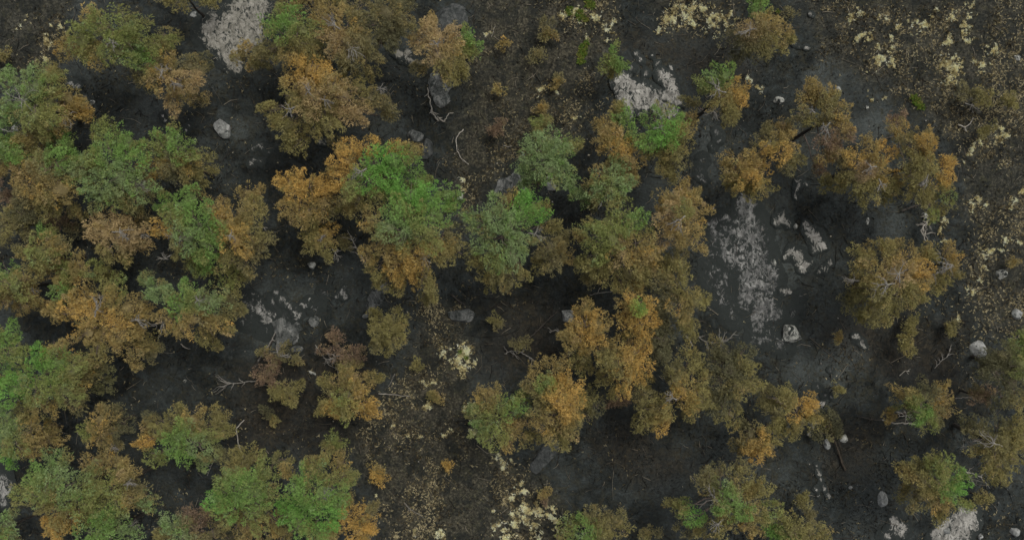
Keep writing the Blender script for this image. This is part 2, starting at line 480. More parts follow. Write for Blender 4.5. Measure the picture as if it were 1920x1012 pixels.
tree_i = 0
def pine(h, label, lobes, twigs='', dens=1.0, name='pine_tree', cat='pine tree', group='fire-scorched pine trees', foot=None, bark=None):
    global tree_i
    tree_i += 1
    rng = np.random.default_rng(1000 + tree_i)
    if h > 3: h *= 0.84
    L = parse(lobes)
    zc = 0.78 * h
    pts = np.array([place(x, y, zc) for x, y, r, c in L])
    rr = np.array([r for x, y, r, c in L]) / PPM * (CAM_H - zc) / CAM_H
    w = rr ** 2
    ctr = (pts * w[:, None]).sum(0) / w.sum()
    Rc = max(0.3, np.max(np.linalg.norm(pts - ctr, axis=1) + rr * 0.6))
    if foot: fx, fy = place(foot[0], foot[1], 0)
    else: fx, fy = ctr + rng.normal(0, 0.12 * Rc, 2)
    gz0 = float(ground_h(fx, fy))
    root = bpy.data.objects.new(name, None)
    root.empty_display_size = 0.3
    COL.objects.link(root); root.location = (fx, fy, gz0)
    tag(root, label, cat, group)
    O = np.array([fx, fy, gz0])
    top = np.array([ctr[0] - fx, ctr[1] - fy, h * 0.9])
    tr = 0.015 * h + 0.02
    TP = wiggle(np.array([0, 0, -0.15]), top, rng, 8, 0.012)
    TP[:, :2] -= (TP[:, :2] - top[:2] * np.linspace(0, 1, 8)[:, None]) * 0.2
    V, F = tube(TP, tr * np.linspace(1.15, 0.28, 8), 8)
    link('trunk', mesh_from('trunk', V, F, bark or M_CHAR, None, True, 4), root)
    gparts, sparts = [], []
    LL = []
    for i, (x, y, r, c) in enumerate(L):
        d = np.linalg.norm(pts[i] - ctr) / Rc
        z = h * (0.94 - 0.50 * d * d) + rng.normal(0, 0.05 * h)
        if c in GREEN: z += 0.07 * h
        R = r / PPM * (CAM_H - z) / CAM_H
        z = max(z - 0.62 * R, min(0.3 * h, R * 0.5))
        wx, wy = place(x, y, z + 0.35 * R)
        LL.append((np.array([wx - O[0], wy - O[1], z]), R, c))
    LC = np.array([q[0] for q in LL]); LR = np.array([q[1] for q in LL]); LK = np.array([PAL[q[2]] for q in LL])
    for i, (lc, R, c) in enumerate(LL):
        z = lc[2]
        kw = dict(LC=LC, LR=LR, LK=LK, axis_xy=top[:2])
        (gparts if c in GREEN else sparts).append(lobe_foliage(lc, R * 0.83, c, rng, dens * rng.uniform(0.7, 1.15), **kw))
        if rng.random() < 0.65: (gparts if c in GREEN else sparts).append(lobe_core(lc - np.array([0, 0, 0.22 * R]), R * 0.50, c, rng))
        for q in range(2 if h > 2.2 else 1):                         # side sprays that break up the outline
            aa = rng.uniform(0, 6.28); rs = R * rng.uniform(0.25, 0.45)
            sc_ = lc + np.array([math.cos(aa) * R * 0.95, math.sin(aa) * R * 0.95, -R * rng.uniform(0.05, 0.5)])
            sc_[2] = max(sc_[2], 0.25)
            cc = c if c not in GREEN or rng.random() < 0.5 else 'y'
            (gparts if cc in GREEN else sparts).append(lobe_foliage(sc_, rs, cc, rng, dens, **kw))
        if h > 2.2:
            t = min(0.93, max(0.3, (z - 0.12 * h) / (0.9 * h)))
            k = t * 7; i0 = int(min(6, k)); st = TP[i0] + (TP[i0 + 1] - TP[i0]) * (k - i0)
            end = lc + np.array([0, 0, 0.1 * R])
            lp = [limb_mesh(wiggle(st, end, rng, 5, 0.05, 0.03), tr * 0.42, tr * 0.16, 5)]
            for q in range(4):
                dd = sphere_dirs(1, rng, -0.1)[0] * R * 0.92 * np.array([1, 1, 0.62])
                lp.append(limb_mesh(wiggle(end - (end - st) * rng.uniform(0, 0.3), lc + dd, rng, 4, 0.06), tr * 0.18, 0.012, 4))
            V, F = join(lp)
            F = [f for f in F if len(f) == 4]
            link('branch', mesh_from('branch', V, F, M_LIMB, None, True, 4), root)
    for nm, pr in (('green_crown', gparts), ('scorched_crown', sparts)):
        if pr:
            V, F, K = merge(pr)
            if not (gparts and sparts): nm = 'crown'
            link(nm, mesh_from(nm, V, F, M_NEEDLE, np.clip(K, 0, 0.95)), root)
    for x, y, r, c in parse(twigs):
        p0 = np.array(place(x, y, 0.8 * h)); d = np.linalg.norm(p0 - ctr) / Rc
        z = h * (1.0 - 0.40 * d * d) + 0.25
        R = r / PPM * (CAM_H - z) / CAM_H
        wx, wy = place(x, y, z)
        tc = np.array([wx - O[0], wy - O[1], z])
        st = TP[5].copy(); st[2] = min(st[2], z - 0.15)
        inw = st - tc; inw[2] = 0; dist = np.linalg.norm(inw)
        base = tc + inw * min(1.0, (R * 1.3) / (dist + 1e-6)) - np.array([0, 0, 0.25])
        V, F = twig_spray(base, tc, R, rng, 8)
        tag(link('bare_branch', mesh_from('bare_branch', V, [f for f in F if len(f) == 4], M_PALE, None, True, 4), root), 'bleached leafless branch')
    return root

# --- upper left
pine(8.5, 'olive pine with lime-green top in upper left, trunk forks above dark ash', '150,70,32,l 200,42,34,l 238,52,30,l 178,62,28,l 135,88,24,O 212,92,34,l 256,103,30,g 290,84,25,l 305,72,20,b 170,30,20,O 180,98,22,O 235,75,25,l', '215,85,14')
pine(7.5, 'brown pine with bare grey twigs right below the lime-topped upper-left pine', '272,132,28,b 312,114,28,O 350,122,24,b 298,152,28,O 336,150,28,t 343,177,22,O 368,186,16,b 322,185,20,t 290,118,20,b 375,115,14,d', '306,130,20 330,160,16')
pine(8.5, 'green and orange pine with grey twigs cut by left edge, upper', '18,148,22,G 60,163,38,G 28,196,36,G 88,160,28,l 116,182,28,O 134,202,26,o 110,222,26,O 60,216,30,l 8,222,24,g 152,208,16,b 52,242,22,y 85,195,26,l 75,232,22,y', '35,185,34 130,222,20')
pine(8, 'broad brown pine with green top, leftmost of the three-crown row near left edge', '112,268,36,g 76,284,28,O 46,312,28,O 102,302,28,g 132,326,26,G 60,346,36,O 102,354,36,O 140,340,30,O 45,370,22,b 84,386,24,y 125,385,24,y 78,315,28,b')
pine(8.8, 'grey-green pine in the middle of the three-crown row near left edge', '190,258,28,l 226,264,32,g 200,290,36,g 240,300,32,g 215,330,36,G 172,298,24,l 250,348,30,G 178,344,28,G 216,368,28,l 274,344,24,b 245,372,22,b 180,372,20,G', '262,352,20')
pine(8, 'green-topped pine with yellow-brown skirt, right end of three-crown row', '310,260,30,g 336,274,26,g 286,308,22,o 346,294,24,O 320,310,24,b 375,300,20,y 384,322,18,y 362,340,18,y 290,274,24,l 330,330,18,d 350,320,16,y')
pine(7, 'small green pine at left edge beside the broad brown pine', '18,284,28,g -8,270,25,g 10,306,22,O 42,272,16,O 72,248,20,O 35,258,16,O', '', 1.0)
pine(5, 'olive brown crown cut by top edge left of bleached gravel', '330,-6,24,y 365,-4,24,y 395,0,16,y 310,0,14,b')
pine(4.5, 'small lone orange pine standing on bleached gravel patch', '462,96,22,O 480,104,16,y 452,108,12,b 488,118,10,d', '', 1, 'pine_tree')
pine(8.8, 'pine with rounded green top and brown skirt right of bleached gravel', '540,42,30,g 532,60,26,g 518,84,26,y 560,78,28,y 504,92,18,b 590,80,24,y 546,106,28,O 592,104,24,d 520,40,20,g 575,115,20,y 565,55,22,l')
pine(8.5, 'tan brown pine with grey dead branch, top centre-left beside green-topped pine', '615,30,28,O 650,48,30,O 682,70,26,b 626,66,28,t 660,96,28,b 690,110,20,b 697,136,12,y 648,125,16,y 600,45,22,O 640,82,24,t 672,40,18,b', '662,98,18 620,40,16')
pine(9, 'largest tan pine with bright orange head and trailing lower-left bough', '580,128,30,o 606,140,26,o 556,164,26,O 622,164,28,O 590,184,30,t 545,182,26,y 512,206,18,y 496,202,12,y 560,206,24,y 600,212,30,y 640,180,28,t 670,164,26,y 692,182,22,b 670,206,22,t 716,190,18,b 728,206,14,b 618,232,16,y 536,234,20,y 552,256,24,y 562,276,18,y 520,228,12,y 575,150,22,o 645,212,18,t 590,235,16,y', '532,210,22 575,165,14 615,190,14 720,165,14')
pine(7.5, 'dull dark brown pine cut by top edge right of tan pine', '688,14,28,b 722,24,32,b 752,40,26,b 700,48,24,d 736,60,26,d 660,4,22,b 745,10,22,d 715,75,16,d 680,60,16,d')
pine(4.5, 'low yellowish crowns along top edge above green-topped pine', '528,2,20,y 560,-4,22,O 595,-2,24,O 628,2,18,y', '')
pine(8, 'slim tan pine above the white dead snag, top centre', '815,60,28,t 842,74,24,t 795,76,20,t 820,100,28,t 850,116,26,y 830,130,22,y 860,138,16,y 790,128,14,b 805,45,14,O 838,95,22,O', '818,82,14')
pine(4.5, 'small green and brown pine touching the slim tan pine on its right', '880,72,18,g 892,86,16,g 870,88,13,l 882,98,12,y')
# --- centre
pine(7.5, 'bright orange pine left of the vivid green centre pines', '545,346,22,o 578,346,26,o 610,356,22,o 560,370,26,o 600,378,26,O 575,396,26,O 546,392,20,O 528,340,12,o 615,395,16,b 598,350,20,o 585,412,14,y')
pine(10, 'vivid green dome pine ringed with orange, upper of the two central greens', '656,276,20,o 690,272,20,o 650,300,26,o 640,326,24,o 700,302,28,v 736,300,32,v 768,288,18,O 722,332,34,v 762,322,30,g 786,348,18,l 690,340,28,v 660,346,20,l 672,370,26,y 650,384,18,y 630,268,12,b 745,275,18,o 705,370,24,y 660,392,14,O', '668,326,16')
pine(10.5, 'largest central green pine with orange lower skirt and yellow boughs', '770,370,34,v 800,372,34,v 836,366,24,g 850,386,18,g 742,400,28,g 776,404,34,g 816,404,30,g 726,424,26,G 760,436,30,G 800,440,28,l 700,412,20,O 720,456,26,O 696,470,20,O 750,480,30,O 786,476,30,o 816,462,26,O 770,506,26,o 745,508,20,o 712,500,18,y 722,530,14,y 840,440,20,b 856,466,18,y 800,522,16,y 810,542,14,y 796,556,10,y 738,536,14,y 740,352,22,v 830,485,16,y', '800,490,16')
pine(5.5, 'small yellow pine with bleached twigs under the bright orange pine', '590,440,20,y 616,438,18,o 610,464,18,y 586,464,14,y 645,455,9,b 600,450,16,O', '634,478,13 606,446,10', 1, 'pine_tree')
pine(9.5, 'green pine with bright round green head on its right, at picture centre', '998,394,26,v 978,386,24,v 955,376,16,O 930,404,32,G 956,416,28,G 900,414,22,G 940,446,30,G 970,452,26,G 906,450,22,G 960,486,26,G 932,490,26,l 950,510,24,b 912,506,20,y 890,482,16,y 976,520,14,y 1032,418,16,y 985,408,22,g 925,528,14,y 1010,400,20,v 885,405,16,G', '1014,438,18')
pine(6.5, 'small dull brown pine right below the centre green pine', '1030,466,22,b 1056,470,18,O 1040,494,18,b 1014,494,13,y 1048,448,14,b')
pine(8, 'cool grey-green pine above centre beside white stones', '1030,262,24,G 1010,280,26,G 1046,286,28,G 1000,310,26,G 1030,316,26,G 1056,320,22,G 990,326,18,G 1002,346,14,G 1072,266,12,l 1076,340,14,G 1035,290,26,G', '')
pine(4, 'small yellow-green sapling above the cool grey-green pine', '1014,224,13,l 1006,235,9,l 1022,236,9,y', '', 1, 'pine_tree')
pine(7.5, 'pale grey-green pine with bare twigs between the two upper centre-right pines', '1150,334,32,G 1122,330,24,O 1126,356,24,G 1096,370,18,G 1112,384,14,b 1166,346,20,G 1182,334,14,O 1145,355,22,l', '1140,376,18')
pine(9.5, 'olive green pine with orange-brown lower half right of centre', '1165,400,28,l 1190,420,28,g 1142,416,26,l 1110,440,24,l 1150,446,32,l 1090,452,14,O 1196,456,30,O 1122,476,26,l 1166,480,30,O 1212,476,26,O 1100,500,18,y 1140,510,22,y 1182,510,28,y 1200,530,18,y 1110,524,11,b 1168,534,16,y 1226,500,20,b 1125,505,16,y')
pine(9, 'rusty orange-brown pine at right of the olive green pine, pale ash beyond', '1280,380,30,O 1302,400,26,O 1260,400,26,t 1286,430,30,O 1302,452,22,O 1256,430,24,t 1276,466,18,b 1243,374,18,O 1281,392,15,l 1290,360,18,O', '1268,420,20 1242,460,12')
pine(8, 'yellow-brown pine on the edge of the long pale outcrop', '1240,490,22,y 1266,520,26,y 1290,546,26,y 1302,566,22,y 1276,576,26,O 1282,602,20,y 1290,620,14,y 1250,560,22,d 1245,532,20,b 1258,505,18,y 1310,555,14,y')
pine(8.5, 'golden pine with small green tip in its centre', '1190,552,20,O 1196,582,28,o 1180,602,22,o 1216,592,18,o 1205,612,18,o 1170,580,18,O 1198,578,11,v 1178,618,14,y')
pine(8, 'golden-brown round pine touching the squared grey block', '1095,590,26,O 1120,610,26,O 1086,626,26,O 1110,636,28,o 1080,656,22,y 1126,656,18,b 1090,686,20,y 1072,640,16,O 1100,612,26,o')
pine(8.5, 'dome-shaped golden pine below the golden pine with green tip', '1165,650,26,O 1190,662,26,o 1160,686,30,y 1196,690,26,o 1172,714,24,o 1146,666,20,y 1205,714,14,y 1178,676,26,o 1140,705,16,y 1160,730,14,y')
pine(7, 'shaded dark olive pine squeezed between golden pines', '1230,606,22,d 1245,640,24,d 1236,666,20,d 1232,582,18,b 1250,610,18,d 1222,640,16,d')
pine(8.5, 'long yellow-olive pine sweeping to lower left above the blue-black clearing', '1290,680,28,y 1302,710,28,y 1280,740,28,o 1250,762,28,y 1222,772,24,y 1206,796,16,y 1240,790,22,o 1310,740,24,y 1326,758,16,y 1210,746,18,b 1265,696,20,d 1270,715,22,y 1300,765,18,y', '1254,742,14')
pine(8, 'dark olive pine right of the yellow-olive one, bare twigs above', '1360,672,28,d 1376,700,30,d 1402,690,20,y 1346,720,26,d 1392,662,18,d 1366,742,26,d 1370,780,20,y 1350,758,18,d 1408,718,16,y 1385,725,20,y 1345,650,14,b', '1350,632,18')
pine(9, 'round orange pine with green cap, lower centre', '1035,700,30,O 1064,720,26,o 1074,750,26,o 1010,712,22,O 1050,760,30,o 1060,790,26,O 1030,790,26,O 1034,814,22,y 1010,762,22,y 1025,720,18,g 1046,826,14,y 1074,798,16,y 1050,735,26,o 1005,735,18,b 1072,772,20,o')
pine(8, 'mixed green and brown pine left of the round orange pine', '910,756,22,O 905,780,24,l 940,760,22,l 965,768,20,g 936,790,28,l 970,802,26,O 925,820,20,l 956,820,22,O 986,826,14,y 894,800,15,G 984,738,16,l 925,740,14,O 890,770,12,G')
pine(5, 'small olive pine tucked behind the round orange pine', '1106,750,18,y 1118,762,12,d 1096,780,15,b 1100,732,12,y')
# --- right
pine(7.5, 'green-tipped brown pine cut by top edge right of pale grass', '1425,12,22,g 1440,44,26,O 1465,56,22,O 1476,82,16,y 1410,50,22,t 1400,82,18,d 1422,100,18,d 1376,72,18,d 1442,82,22,y 1388,95,14,d 1420,70,20,b 1425,-8,22,g', '1400,55,18')
pine(8, 'lone pine with orange right half and green top, bare trunk visible', '1340,152,18,G 1362,140,20,g 1382,160,22,o 1388,182,18,o 1366,202,22,y 1318,156,13,l 1370,214,14,y 1362,170,20,O 1296,188,12,b 1350,185,16,y', '1338,165,22 1335,215,16', 1, 'pine_tree', 'pine tree', 'fire-scorched pine trees', (1306, 222))
pine(7.5, 'rusty pine with green head below pinkish rock, left of pair', '1166,218,20,g 1146,230,20,O 1140,264,20,O 1164,276,28,o 1180,294,26,O 1160,302,26,O 1186,256,18,g 1130,260,12,O 1176,316,18,O 1150,250,18,O 1152,208,10,O')
pine(8, 'green pine with yellow-brown skirt below pinkish rock, right of pair', '1262,224,20,g 1226,214,16,g 1246,250,28,v 1270,242,20,g 1218,268,20,g 1288,244,16,O 1262,276,26,y 1286,274,18,y 1250,300,22,y 1272,300,20,b 1256,326,13,y 1292,224,12,O 1225,285,14,y 1240,262,20,v', '1236,236,12')
pine(4.5, 'small lone green pine left above the pinkish rock', '1152,104,17,g 1140,116,12,l 1162,116,11,g 1145,128,9,y')
pine(7, 'rounded orange pine on the left end of the right-hand stand', '1380,314,22,O 1420,294,22,O 1430,320,22,o 1405,330,24,o 1390,350,18,y 1430,350,18,y 1364,298,12,O 1370,332,15,y 1405,305,18,O 1408,362,12,y')
pine(7, 'slim orange-topped pine, second from left in the right-hand stand', '1464,234,15,O 1476,260,18,O 1470,284,24,o 1490,300,16,y 1434,260,12,b 1448,246,10,b 1476,306,16,d 1455,270,14,y', '1440,272,12')
pine(7.5, 'loose olive pine with reddish lower part above right-hand stand', '1516,180,20,O 1546,170,20,O 1556,186,16,y 1504,216,15,b 1530,226,13,y 1576,216,22,O 1582,240,18,O 1554,262,22,r 1592,256,16,r 1546,290,14,O 1534,310,11,r 1560,205,14,b 1570,275,14,r 1525,160,10,O', '1545,245,18 1520,205,10')
pine(8, 'broad orange-olive pine in middle of the right-hand stand', '1604,300,20,o 1632,280,20,O 1662,290,24,o 1640,310,22,O 1625,326,15,r 1610,342,16,y 1560,342,14,y 1590,322,14,b 1636,350,22,y 1662,340,18,y 1615,370,13,y 1672,364,16,y 1584,346,12,y 1580,300,16,b 1650,325,16,O 1685,330,14,O', '1625,312,18 1655,350,12')
pine(8.5, 'tall ragged yellow-orange pine at right end of the right-hand stand', '1686,222,15,r 1690,246,18,O 1730,256,20,O 1742,276,20,o 1720,292,18,y 1710,316,22,y 1740,310,22,y 1772,310,17,o 1750,340,22,y 1770,332,17,o 1720,350,20,y 1780,366,15,l 1756,382,16,y 1750,396,11,l 1705,270,16,b 1735,365,14,y', '1735,340,14')
pine(8.5, 'broad olive-orange pine standing alone in middle right', '1620,490,26,y 1660,480,28,O 1700,482,26,O 1720,502,22,o 1640,512,28,O 1682,516,28,t 1616,540,22,y 1720,526,22,O 1650,550,28,y 1690,560,26,y 1610,570,20,y 1640,580,22,y 1666,590,16,y 1710,550,22,y 1630,596,14,y 1590,556,13,d 1725,478,14,O 1660,465,16,y', '1680,500,28 1650,535,22 1590,525,16')
pine(6.5, 'small brown pine full of bleached twigs beside the broad olive-orange pine', '1745,470,14,y 1776,468,14,O 1792,490,14,O 1782,520,16,y 1760,532,14,y 1746,528,12,b 1735,465,11,O', '1762,490,26 1745,520,14 1775,505,14')
pine(8.5, 'dark olive pine at right edge behind the dark boulder', '1890,672,32,d 1912,648,24,l 1870,700,26,d 1902,722,28,d 1850,692,16,d 1906,748,20,y 1880,745,18,d 1925,690,30,l 1930,650,25,g', '')
pine(7, 'green and rusty pine with pale leaning trunk, lower right', '1692,742,16,O 1670,776,14,O 1736,740,20,d 1726,774,24,g 1742,790,18,l 1766,742,22,O 1780,760,17,O 1756,776,17,b 1700,762,11,y 1722,752,16,l', '1690,780,16', 1, 'pine_tree', 'pine tree', 'fire-scorched pine trees', (1690, 778))
pine(4, 'small reddish dead pine with a white stem, lower right', '1840,746,14,r 1852,738,11,r 1832,736,9,b', '1805,745,10', 0.6)
pine(8.5, 'tan pine with grey dead boughs on its left, at right edge below', '1870,800,24,d 1845,822,22,b 1890,832,30,y 1906,862,24,y 1850,860,22,y 1872,880,22,y 1902,800,20,y 1820,800,14,d 1918,825,24,y 1870,845,24,b 1880,895,14,y', '1850,824,28 1810,835,18')
pine(8, 'green-shouldered brown pine with bleached dead branches on its right', '1745,866,17,y 1770,870,20,l 1782,892,26,g 1800,906,18,v 1776,920,22,g 1710,896,22,O 1736,906,24,y 1700,920,16,y 1730,932,26,b 1760,946,20,O 1765,962,14,y 1800,944,16,l 1725,876,12,b 1755,895,20,l', '1830,894,18')
pine(7, 'golden pine against white rocks, lower right of the centre stand', '1440,746,18,y 1466,756,22,y 1500,766,26,o 1510,790,18,y 1490,800,14,y 1435,734,13,b 1450,772,14,b 1480,745,16,y 1518,765,12,o')
pine(6.5, 'lower golden-brown pine just below the pine against white rocks', '1410,816,18,b 1450,816,24,y 1430,832,22,o 1415,852,16,o 1390,830,14,b 1466,808,13,y 1392,802,10,d 1465,790,12,b')
pine(8.5, 'sprawling brown pine with several green tufts, bottom right of centre', '1350,890,20,b 1390,900,24,y 1325,920,18,b 1366,926,20,g 1386,956,26,g 1420,962,22,y 1300,970,18,v 1280,954,14,y 1360,976,24,y 1400,990,24,O 1330,900,16,b 1264,946,11,y 1432,922,20,y 1446,958,18,l 1412,930,20,O 1390,880,16,b 1320,985,16,y 1290,990,14,b 1355,950,14,g', '1330,930,24 1340,990,18')
pine(6.5, 'low olive pine at bottom edge with bright green left tip', '1455,978,20,l 1490,996,26,y 1450,1000,15,v 1520,996,22,y 1540,1006,16,y 1475,1012,22,g 1510,1015,20,y')
pine(6, 'olive and green pine cut by bottom edge below the blue-black clearing', '1070,986,20,l 1096,1000,24,g 1126,986,18,y 1150,974,18,b 1166,990,15,y 1140,1004,22,y 1074,970,10,l 1110,968,14,b 1100,1018,24,g')
# --- lower left and left
pine(6.5, 'rounded yellow-olive pine alone in dark ground left of centre', '725,602,24,y 748,615,18,y 715,622,20,y 740,636,20,y 726,650,16,y 708,592,10,y 756,600,9,y 732,620,20,y 712,645,11,b')
pine(6, 'star-shaped orange pine with green middle above the white stick', '640,716,20,O 620,740,18,y 682,720,20,O 702,712,11,y 650,746,24,l 630,762,18,o 676,750,26,o 690,770,16,o 646,780,14,l 610,764,11,y 650,696,9,y 615,712,11,y 660,730,20,O 655,765,16,y')
pine(3, 'small flat yellow-olive pine beside the fallen fan-shaped branch', '530,732,15,y 554,728,13,y 541,740,12,y 518,735,9,y')
pine(8.5, 'green pine cut by left edge at mid-lower height', '14,636,24,g 0,655,28,g 20,660,20,l -10,690,25,g')
pine(9, 'big bright green pine with brown right fringe near left edge', '70,680,32,v 102,690,34,g 132,696,28,l 160,682,22,O 176,702,14,b 20,732,34,v 62,732,34,l 112,730,30,l 150,732,22,y 46,766,24,y 82,764,24,O 192,724,16,d 186,694,14,d 100,656,18,O 118,660,15,O 140,758,18,b 25,705,26,g 150,710,18,O')
pine(7.5, 'pale green and orange pine in lower left, partly past left edge', '20,800,30,G 55,810,26,O 86,822,24,O 62,842,22,O 26,832,24,l 14,856,16,v 96,800,15,O 40,785,20,y -10,820,28,G')
pine(6.5, 'orange-brown pine with lime left side between two lower-left green pines', '165,806,18,l 185,790,22,O 192,816,22,O 216,810,18,d 236,790,15,d 196,776,15,b 225,766,9,d 208,832,16,b', '212,842,12')
pine(9, 'wide pale green pine in lower left corner above orange tufts', '100,880,30,G 70,892,22,g 122,910,36,G 80,926,30,l 146,944,30,l 46,926,22,l 105,955,26,y 110,990,20,o 132,974,20,o 164,966,18,y 160,905,26,l 75,950,16,y 90,985,14,o', '')
pine(8, 'brown and olive pine joined to the wide pale green pine on right', '180,868,26,O 216,866,22,O 206,912,26,l 236,930,22,O 260,922,24,b 272,938,18,G 188,950,26,l 225,890,22,O 175,925,24,y 240,900,18,b 215,948,18,l', '245,905,12')
pine(8.5, 'round green-capped pine with brown scalloped collar, lower left', '325,826,30,g 346,850,22,g 376,838,24,G 392,820,16,l 300,800,18,y 330,790,26,y 360,790,22,O 386,800,22,y 410,778,14,y 416,808,14,y 275,806,14,O 270,830,12,o 290,856,16,l 404,850,15,b 380,864,12,G 290,780,12,d 345,815,24,g 415,790,10,b')
pine(9.5, 'big bright green pine with golden fringe, left of bottom green pair', '470,862,24,y 440,880,26,y 430,920,30,g 460,906,28,g 482,930,30,g 410,944,24,v 440,950,30,g 480,960,28,l 430,976,22,y 460,990,26,O 500,1000,26,O 530,858,14,b 500,890,22,l 425,895,20,l 455,870,20,b 520,975,20,y', '')
pine(10, 'big bright green pine with dark gap, right of bottom green pair', '590,870,18,O 575,890,22,g 636,868,18,O 642,894,18,y 630,916,22,g 560,920,28,g 600,930,32,g 570,955,30,v 612,965,30,v 540,960,26,v 590,990,26,g 626,950,22,g 652,885,12,b 560,985,24,g 600,875,16,l 545,890,14,O 530,1000,20,y', '545,915,14 615,925,14')
pine(3.5, 'tiny green pine on a thin stem above the bottom green pair', '630,824,14,l 626,834,10,y 636,838,8,y', '', 1, 'pine_tree')
pine(6, 'golden pine cut by bottom edge right of bottom green pair', '660,960,18,o 682,980,18,o 670,1000,22,o 692,960,11,b 640,980,16,o 650,936,8,y 615,1004,18,O 690,1000,15,o 600,1015,18,O')
pine(7.5, 'green crown at bottom edge below the wide pale green pine', '196,980,22,g 160,1000,24,g 220,986,18,G 200,1006,22,g 240,1000,16,G 170,1020,24,g', '250,985,12')
pine(6.5, 'green and rust-red crown at bottom edge in lower left', '330,986,24,G 350,964,18,r 372,984,22,r 400,1002,22,b 340,1004,22,G 315,1005,20,y 380,965,13,r 430,1010,18,d')
pine(6, 'dull green crown in the bottom left corner', '8,984,24,G -5,1005,25,l 18,1005,16,G')
pine(8, 'tan grey pine with fine twigs in the left stand', '200,414,26,t 232,414,26,t 185,436,24,t 216,446,28,t 246,440,22,t 270,410,14,b 200,470,16,y 266,460,18,t 230,476,16,y 172,425,14,t', '235,435,22 272,440,10')
pine(9.5, 'tall green pine with bleached twigs on its left side, left stand', '310,380,18,g 350,374,30,g 360,404,30,g 386,420,24,g 330,420,22,l 300,426,20,o 346,440,26,G 380,456,28,g 390,482,26,g 368,496,22,l 315,400,15,l 340,470,16,y 400,440,20,g', '324,455,22 300,490,16')
pine(8.5, 'orange-brown pine hugging the right side of the tall green pine', '460,364,22,O 476,384,15,y 404,390,20,O 426,420,28,O 450,400,22,O 440,450,28,o 466,440,24,y 482,466,18,b 430,490,26,y 460,490,22,b 420,520,24,l 446,526,18,y 405,410,20,o 470,415,20,y 495,450,12,b', '435,442,12')
pine(8.5, 'wide orange pine with grey twig star in the left stand', '110,552,20,g 150,560,26,O 130,586,28,o 170,592,30,o 216,550,26,l 232,580,26,O 105,580,20,O 190,620,28,O 160,625,22,O 222,630,28,O 250,606,22,O 180,650,20,y 240,660,26,O 270,640,22,y 282,664,18,b 260,576,20,O 85,572,12,O 195,560,20,O 205,600,24,o', '183,570,20 265,600,18')
pine(8.5, 'green-capped orange pine at lower right of the left stand', '290,540,26,G 310,556,26,G 350,545,16,g 336,576,24,g 390,566,28,G 360,600,22,O 396,610,26,O 420,600,18,y 430,566,18,b 310,600,20,O 380,634,16,y 350,618,16,O 398,642,12,y 440,580,12,b 365,570,20,l', '376,560,12 295,612,20')
pine(7.5, 'olive-capped brown pine near the left edge in the left stand', '70,474,28,l 45,470,15,y 96,480,22,O 80,436,15,g 110,464,15,b 85,508,15,O 60,490,18,y 85,450,12,O')
pine(6.5, 'small brown pine with green button top in the left stand', '124,510,18,l 146,494,16,O 170,506,20,l 190,516,16,y 118,526,14,O 140,515,16,O 110,495,12,O')
pine(8, 'orange and green pine cut by left edge, middle', '10,505,20,g 20,536,26,l 46,556,22,O 36,576,16,O 42,522,18,O 4,560,18,O 55,540,12,O -8,530,22,l', '65,545,12')
pine(6.5, 'brown pine cut by left edge above the orange and green one', '20,422,24,y 46,432,16,b 10,402,20,b 40,402,16,d 5,440,16,b 55,415,10,d', '')
# --- young pines and scrub that stand alone
def shrub(h, label, lobes, twigs='', dens=1.0, group='scorched shrubs and saplings'):
    return pine(h, label, lobes, twigs, dens, 'scorched_shrub', 'shrub', group)
shrub(2.5, 'dark reddish shrub in gap of the left stand', '115,414,20,r 98,420,13,r 130,425,13,d')
shrub(2.2, 'reddish brown shrub at left edge beside brown pine', '4,356,14,r 12,372,11,r')
shrub(1.2, 'small olive shrub at left edge in upper heath', '12,104,11,y 4,112,8,b')
shrub(1.2, 'small olive shrub below straw grass near upper left', '101,126,9,y 96,132,7,y')
shrub(2.4, 'wide rusty shrub with thin grey twigs above the star-shaped pine', '616,646,16,r 640,660,19,r 668,670,17,r 628,635,12,r 664,684,12,y 645,680,12,b', '620,670,16', 0.7)
shrub(2.2, 'rusty shrub at the tip of the fallen fan-shaped branch', '500,700,16,r 486,708,11,r 515,690,11,r 512,712,10,r', '', 0.8)
shrub(2, 'greyish brown twiggy shrub beside the charred leaning log', '525,662,15,b 545,672,13,b 515,672,10,r 500,655,9,b', '536,668,14 520,655,12', 0.6)
shrub(1.4, 'round red-brown shrub in the upper centre heath', '935,238,12,r 929,244,8,r', '')
shrub(1.4, 'round tan shrub in upper heath below top edge', '1026,50,13,b 1032,62,10,O 1020,62,8,b', '')
shrub(1.0, 'small yellow-orange tuft right of the small green and brown pine', '941,83,7,O', '')
shrub(0.9, 'left of two neighbouring round tan tufts in upper heath', '998,108,7,b', '')
shrub(0.9, 'right of two neighbouring round tan tufts in upper heath', '1014,104,8,b', '')
shrub(0.9, 'orange tuft in the upper heath, lowest of its column', '1014,200,7,O 1020,206,5,O', '')
shrub(0.9, 'rusty tuft at left rim of upper heath', '936,172,8,O', '')
shrub(0.9, 'orange tuft right of upper heath centre', '1046,155,8,O 1052,148,6,b', '')
shrub(1.4, 'bright orange low shrub in the lower heath strip, lower of two', '708,896,9,o 716,898,8,o', '')
shrub(1.2, 'brown-orange low shrub just above the bright orange one', '703,878,8,O 712,882,7,b', '')
shrub(1.0, 'yellow-brown tuft right of the rounded yellow-olive pine', '782,680,9,y', '')
shrub(0.8, 'tiny orange tuft in the middle of the lower heath strip', '842,872,5,o', '')
shrub(0.8, 'orange tuft at right of the white stick', '822,746,7,O 815,742,5,y', '')
shrub(0.9, 'rust-orange shrub beside the bright straw grass at bottom centre', '1020,922,9,O 1024,932,7,r', '')
shrub(1.4, 'reddish shrub under the dome-shaped golden pine', '1154,758,11,r 1162,750,9,r', '')
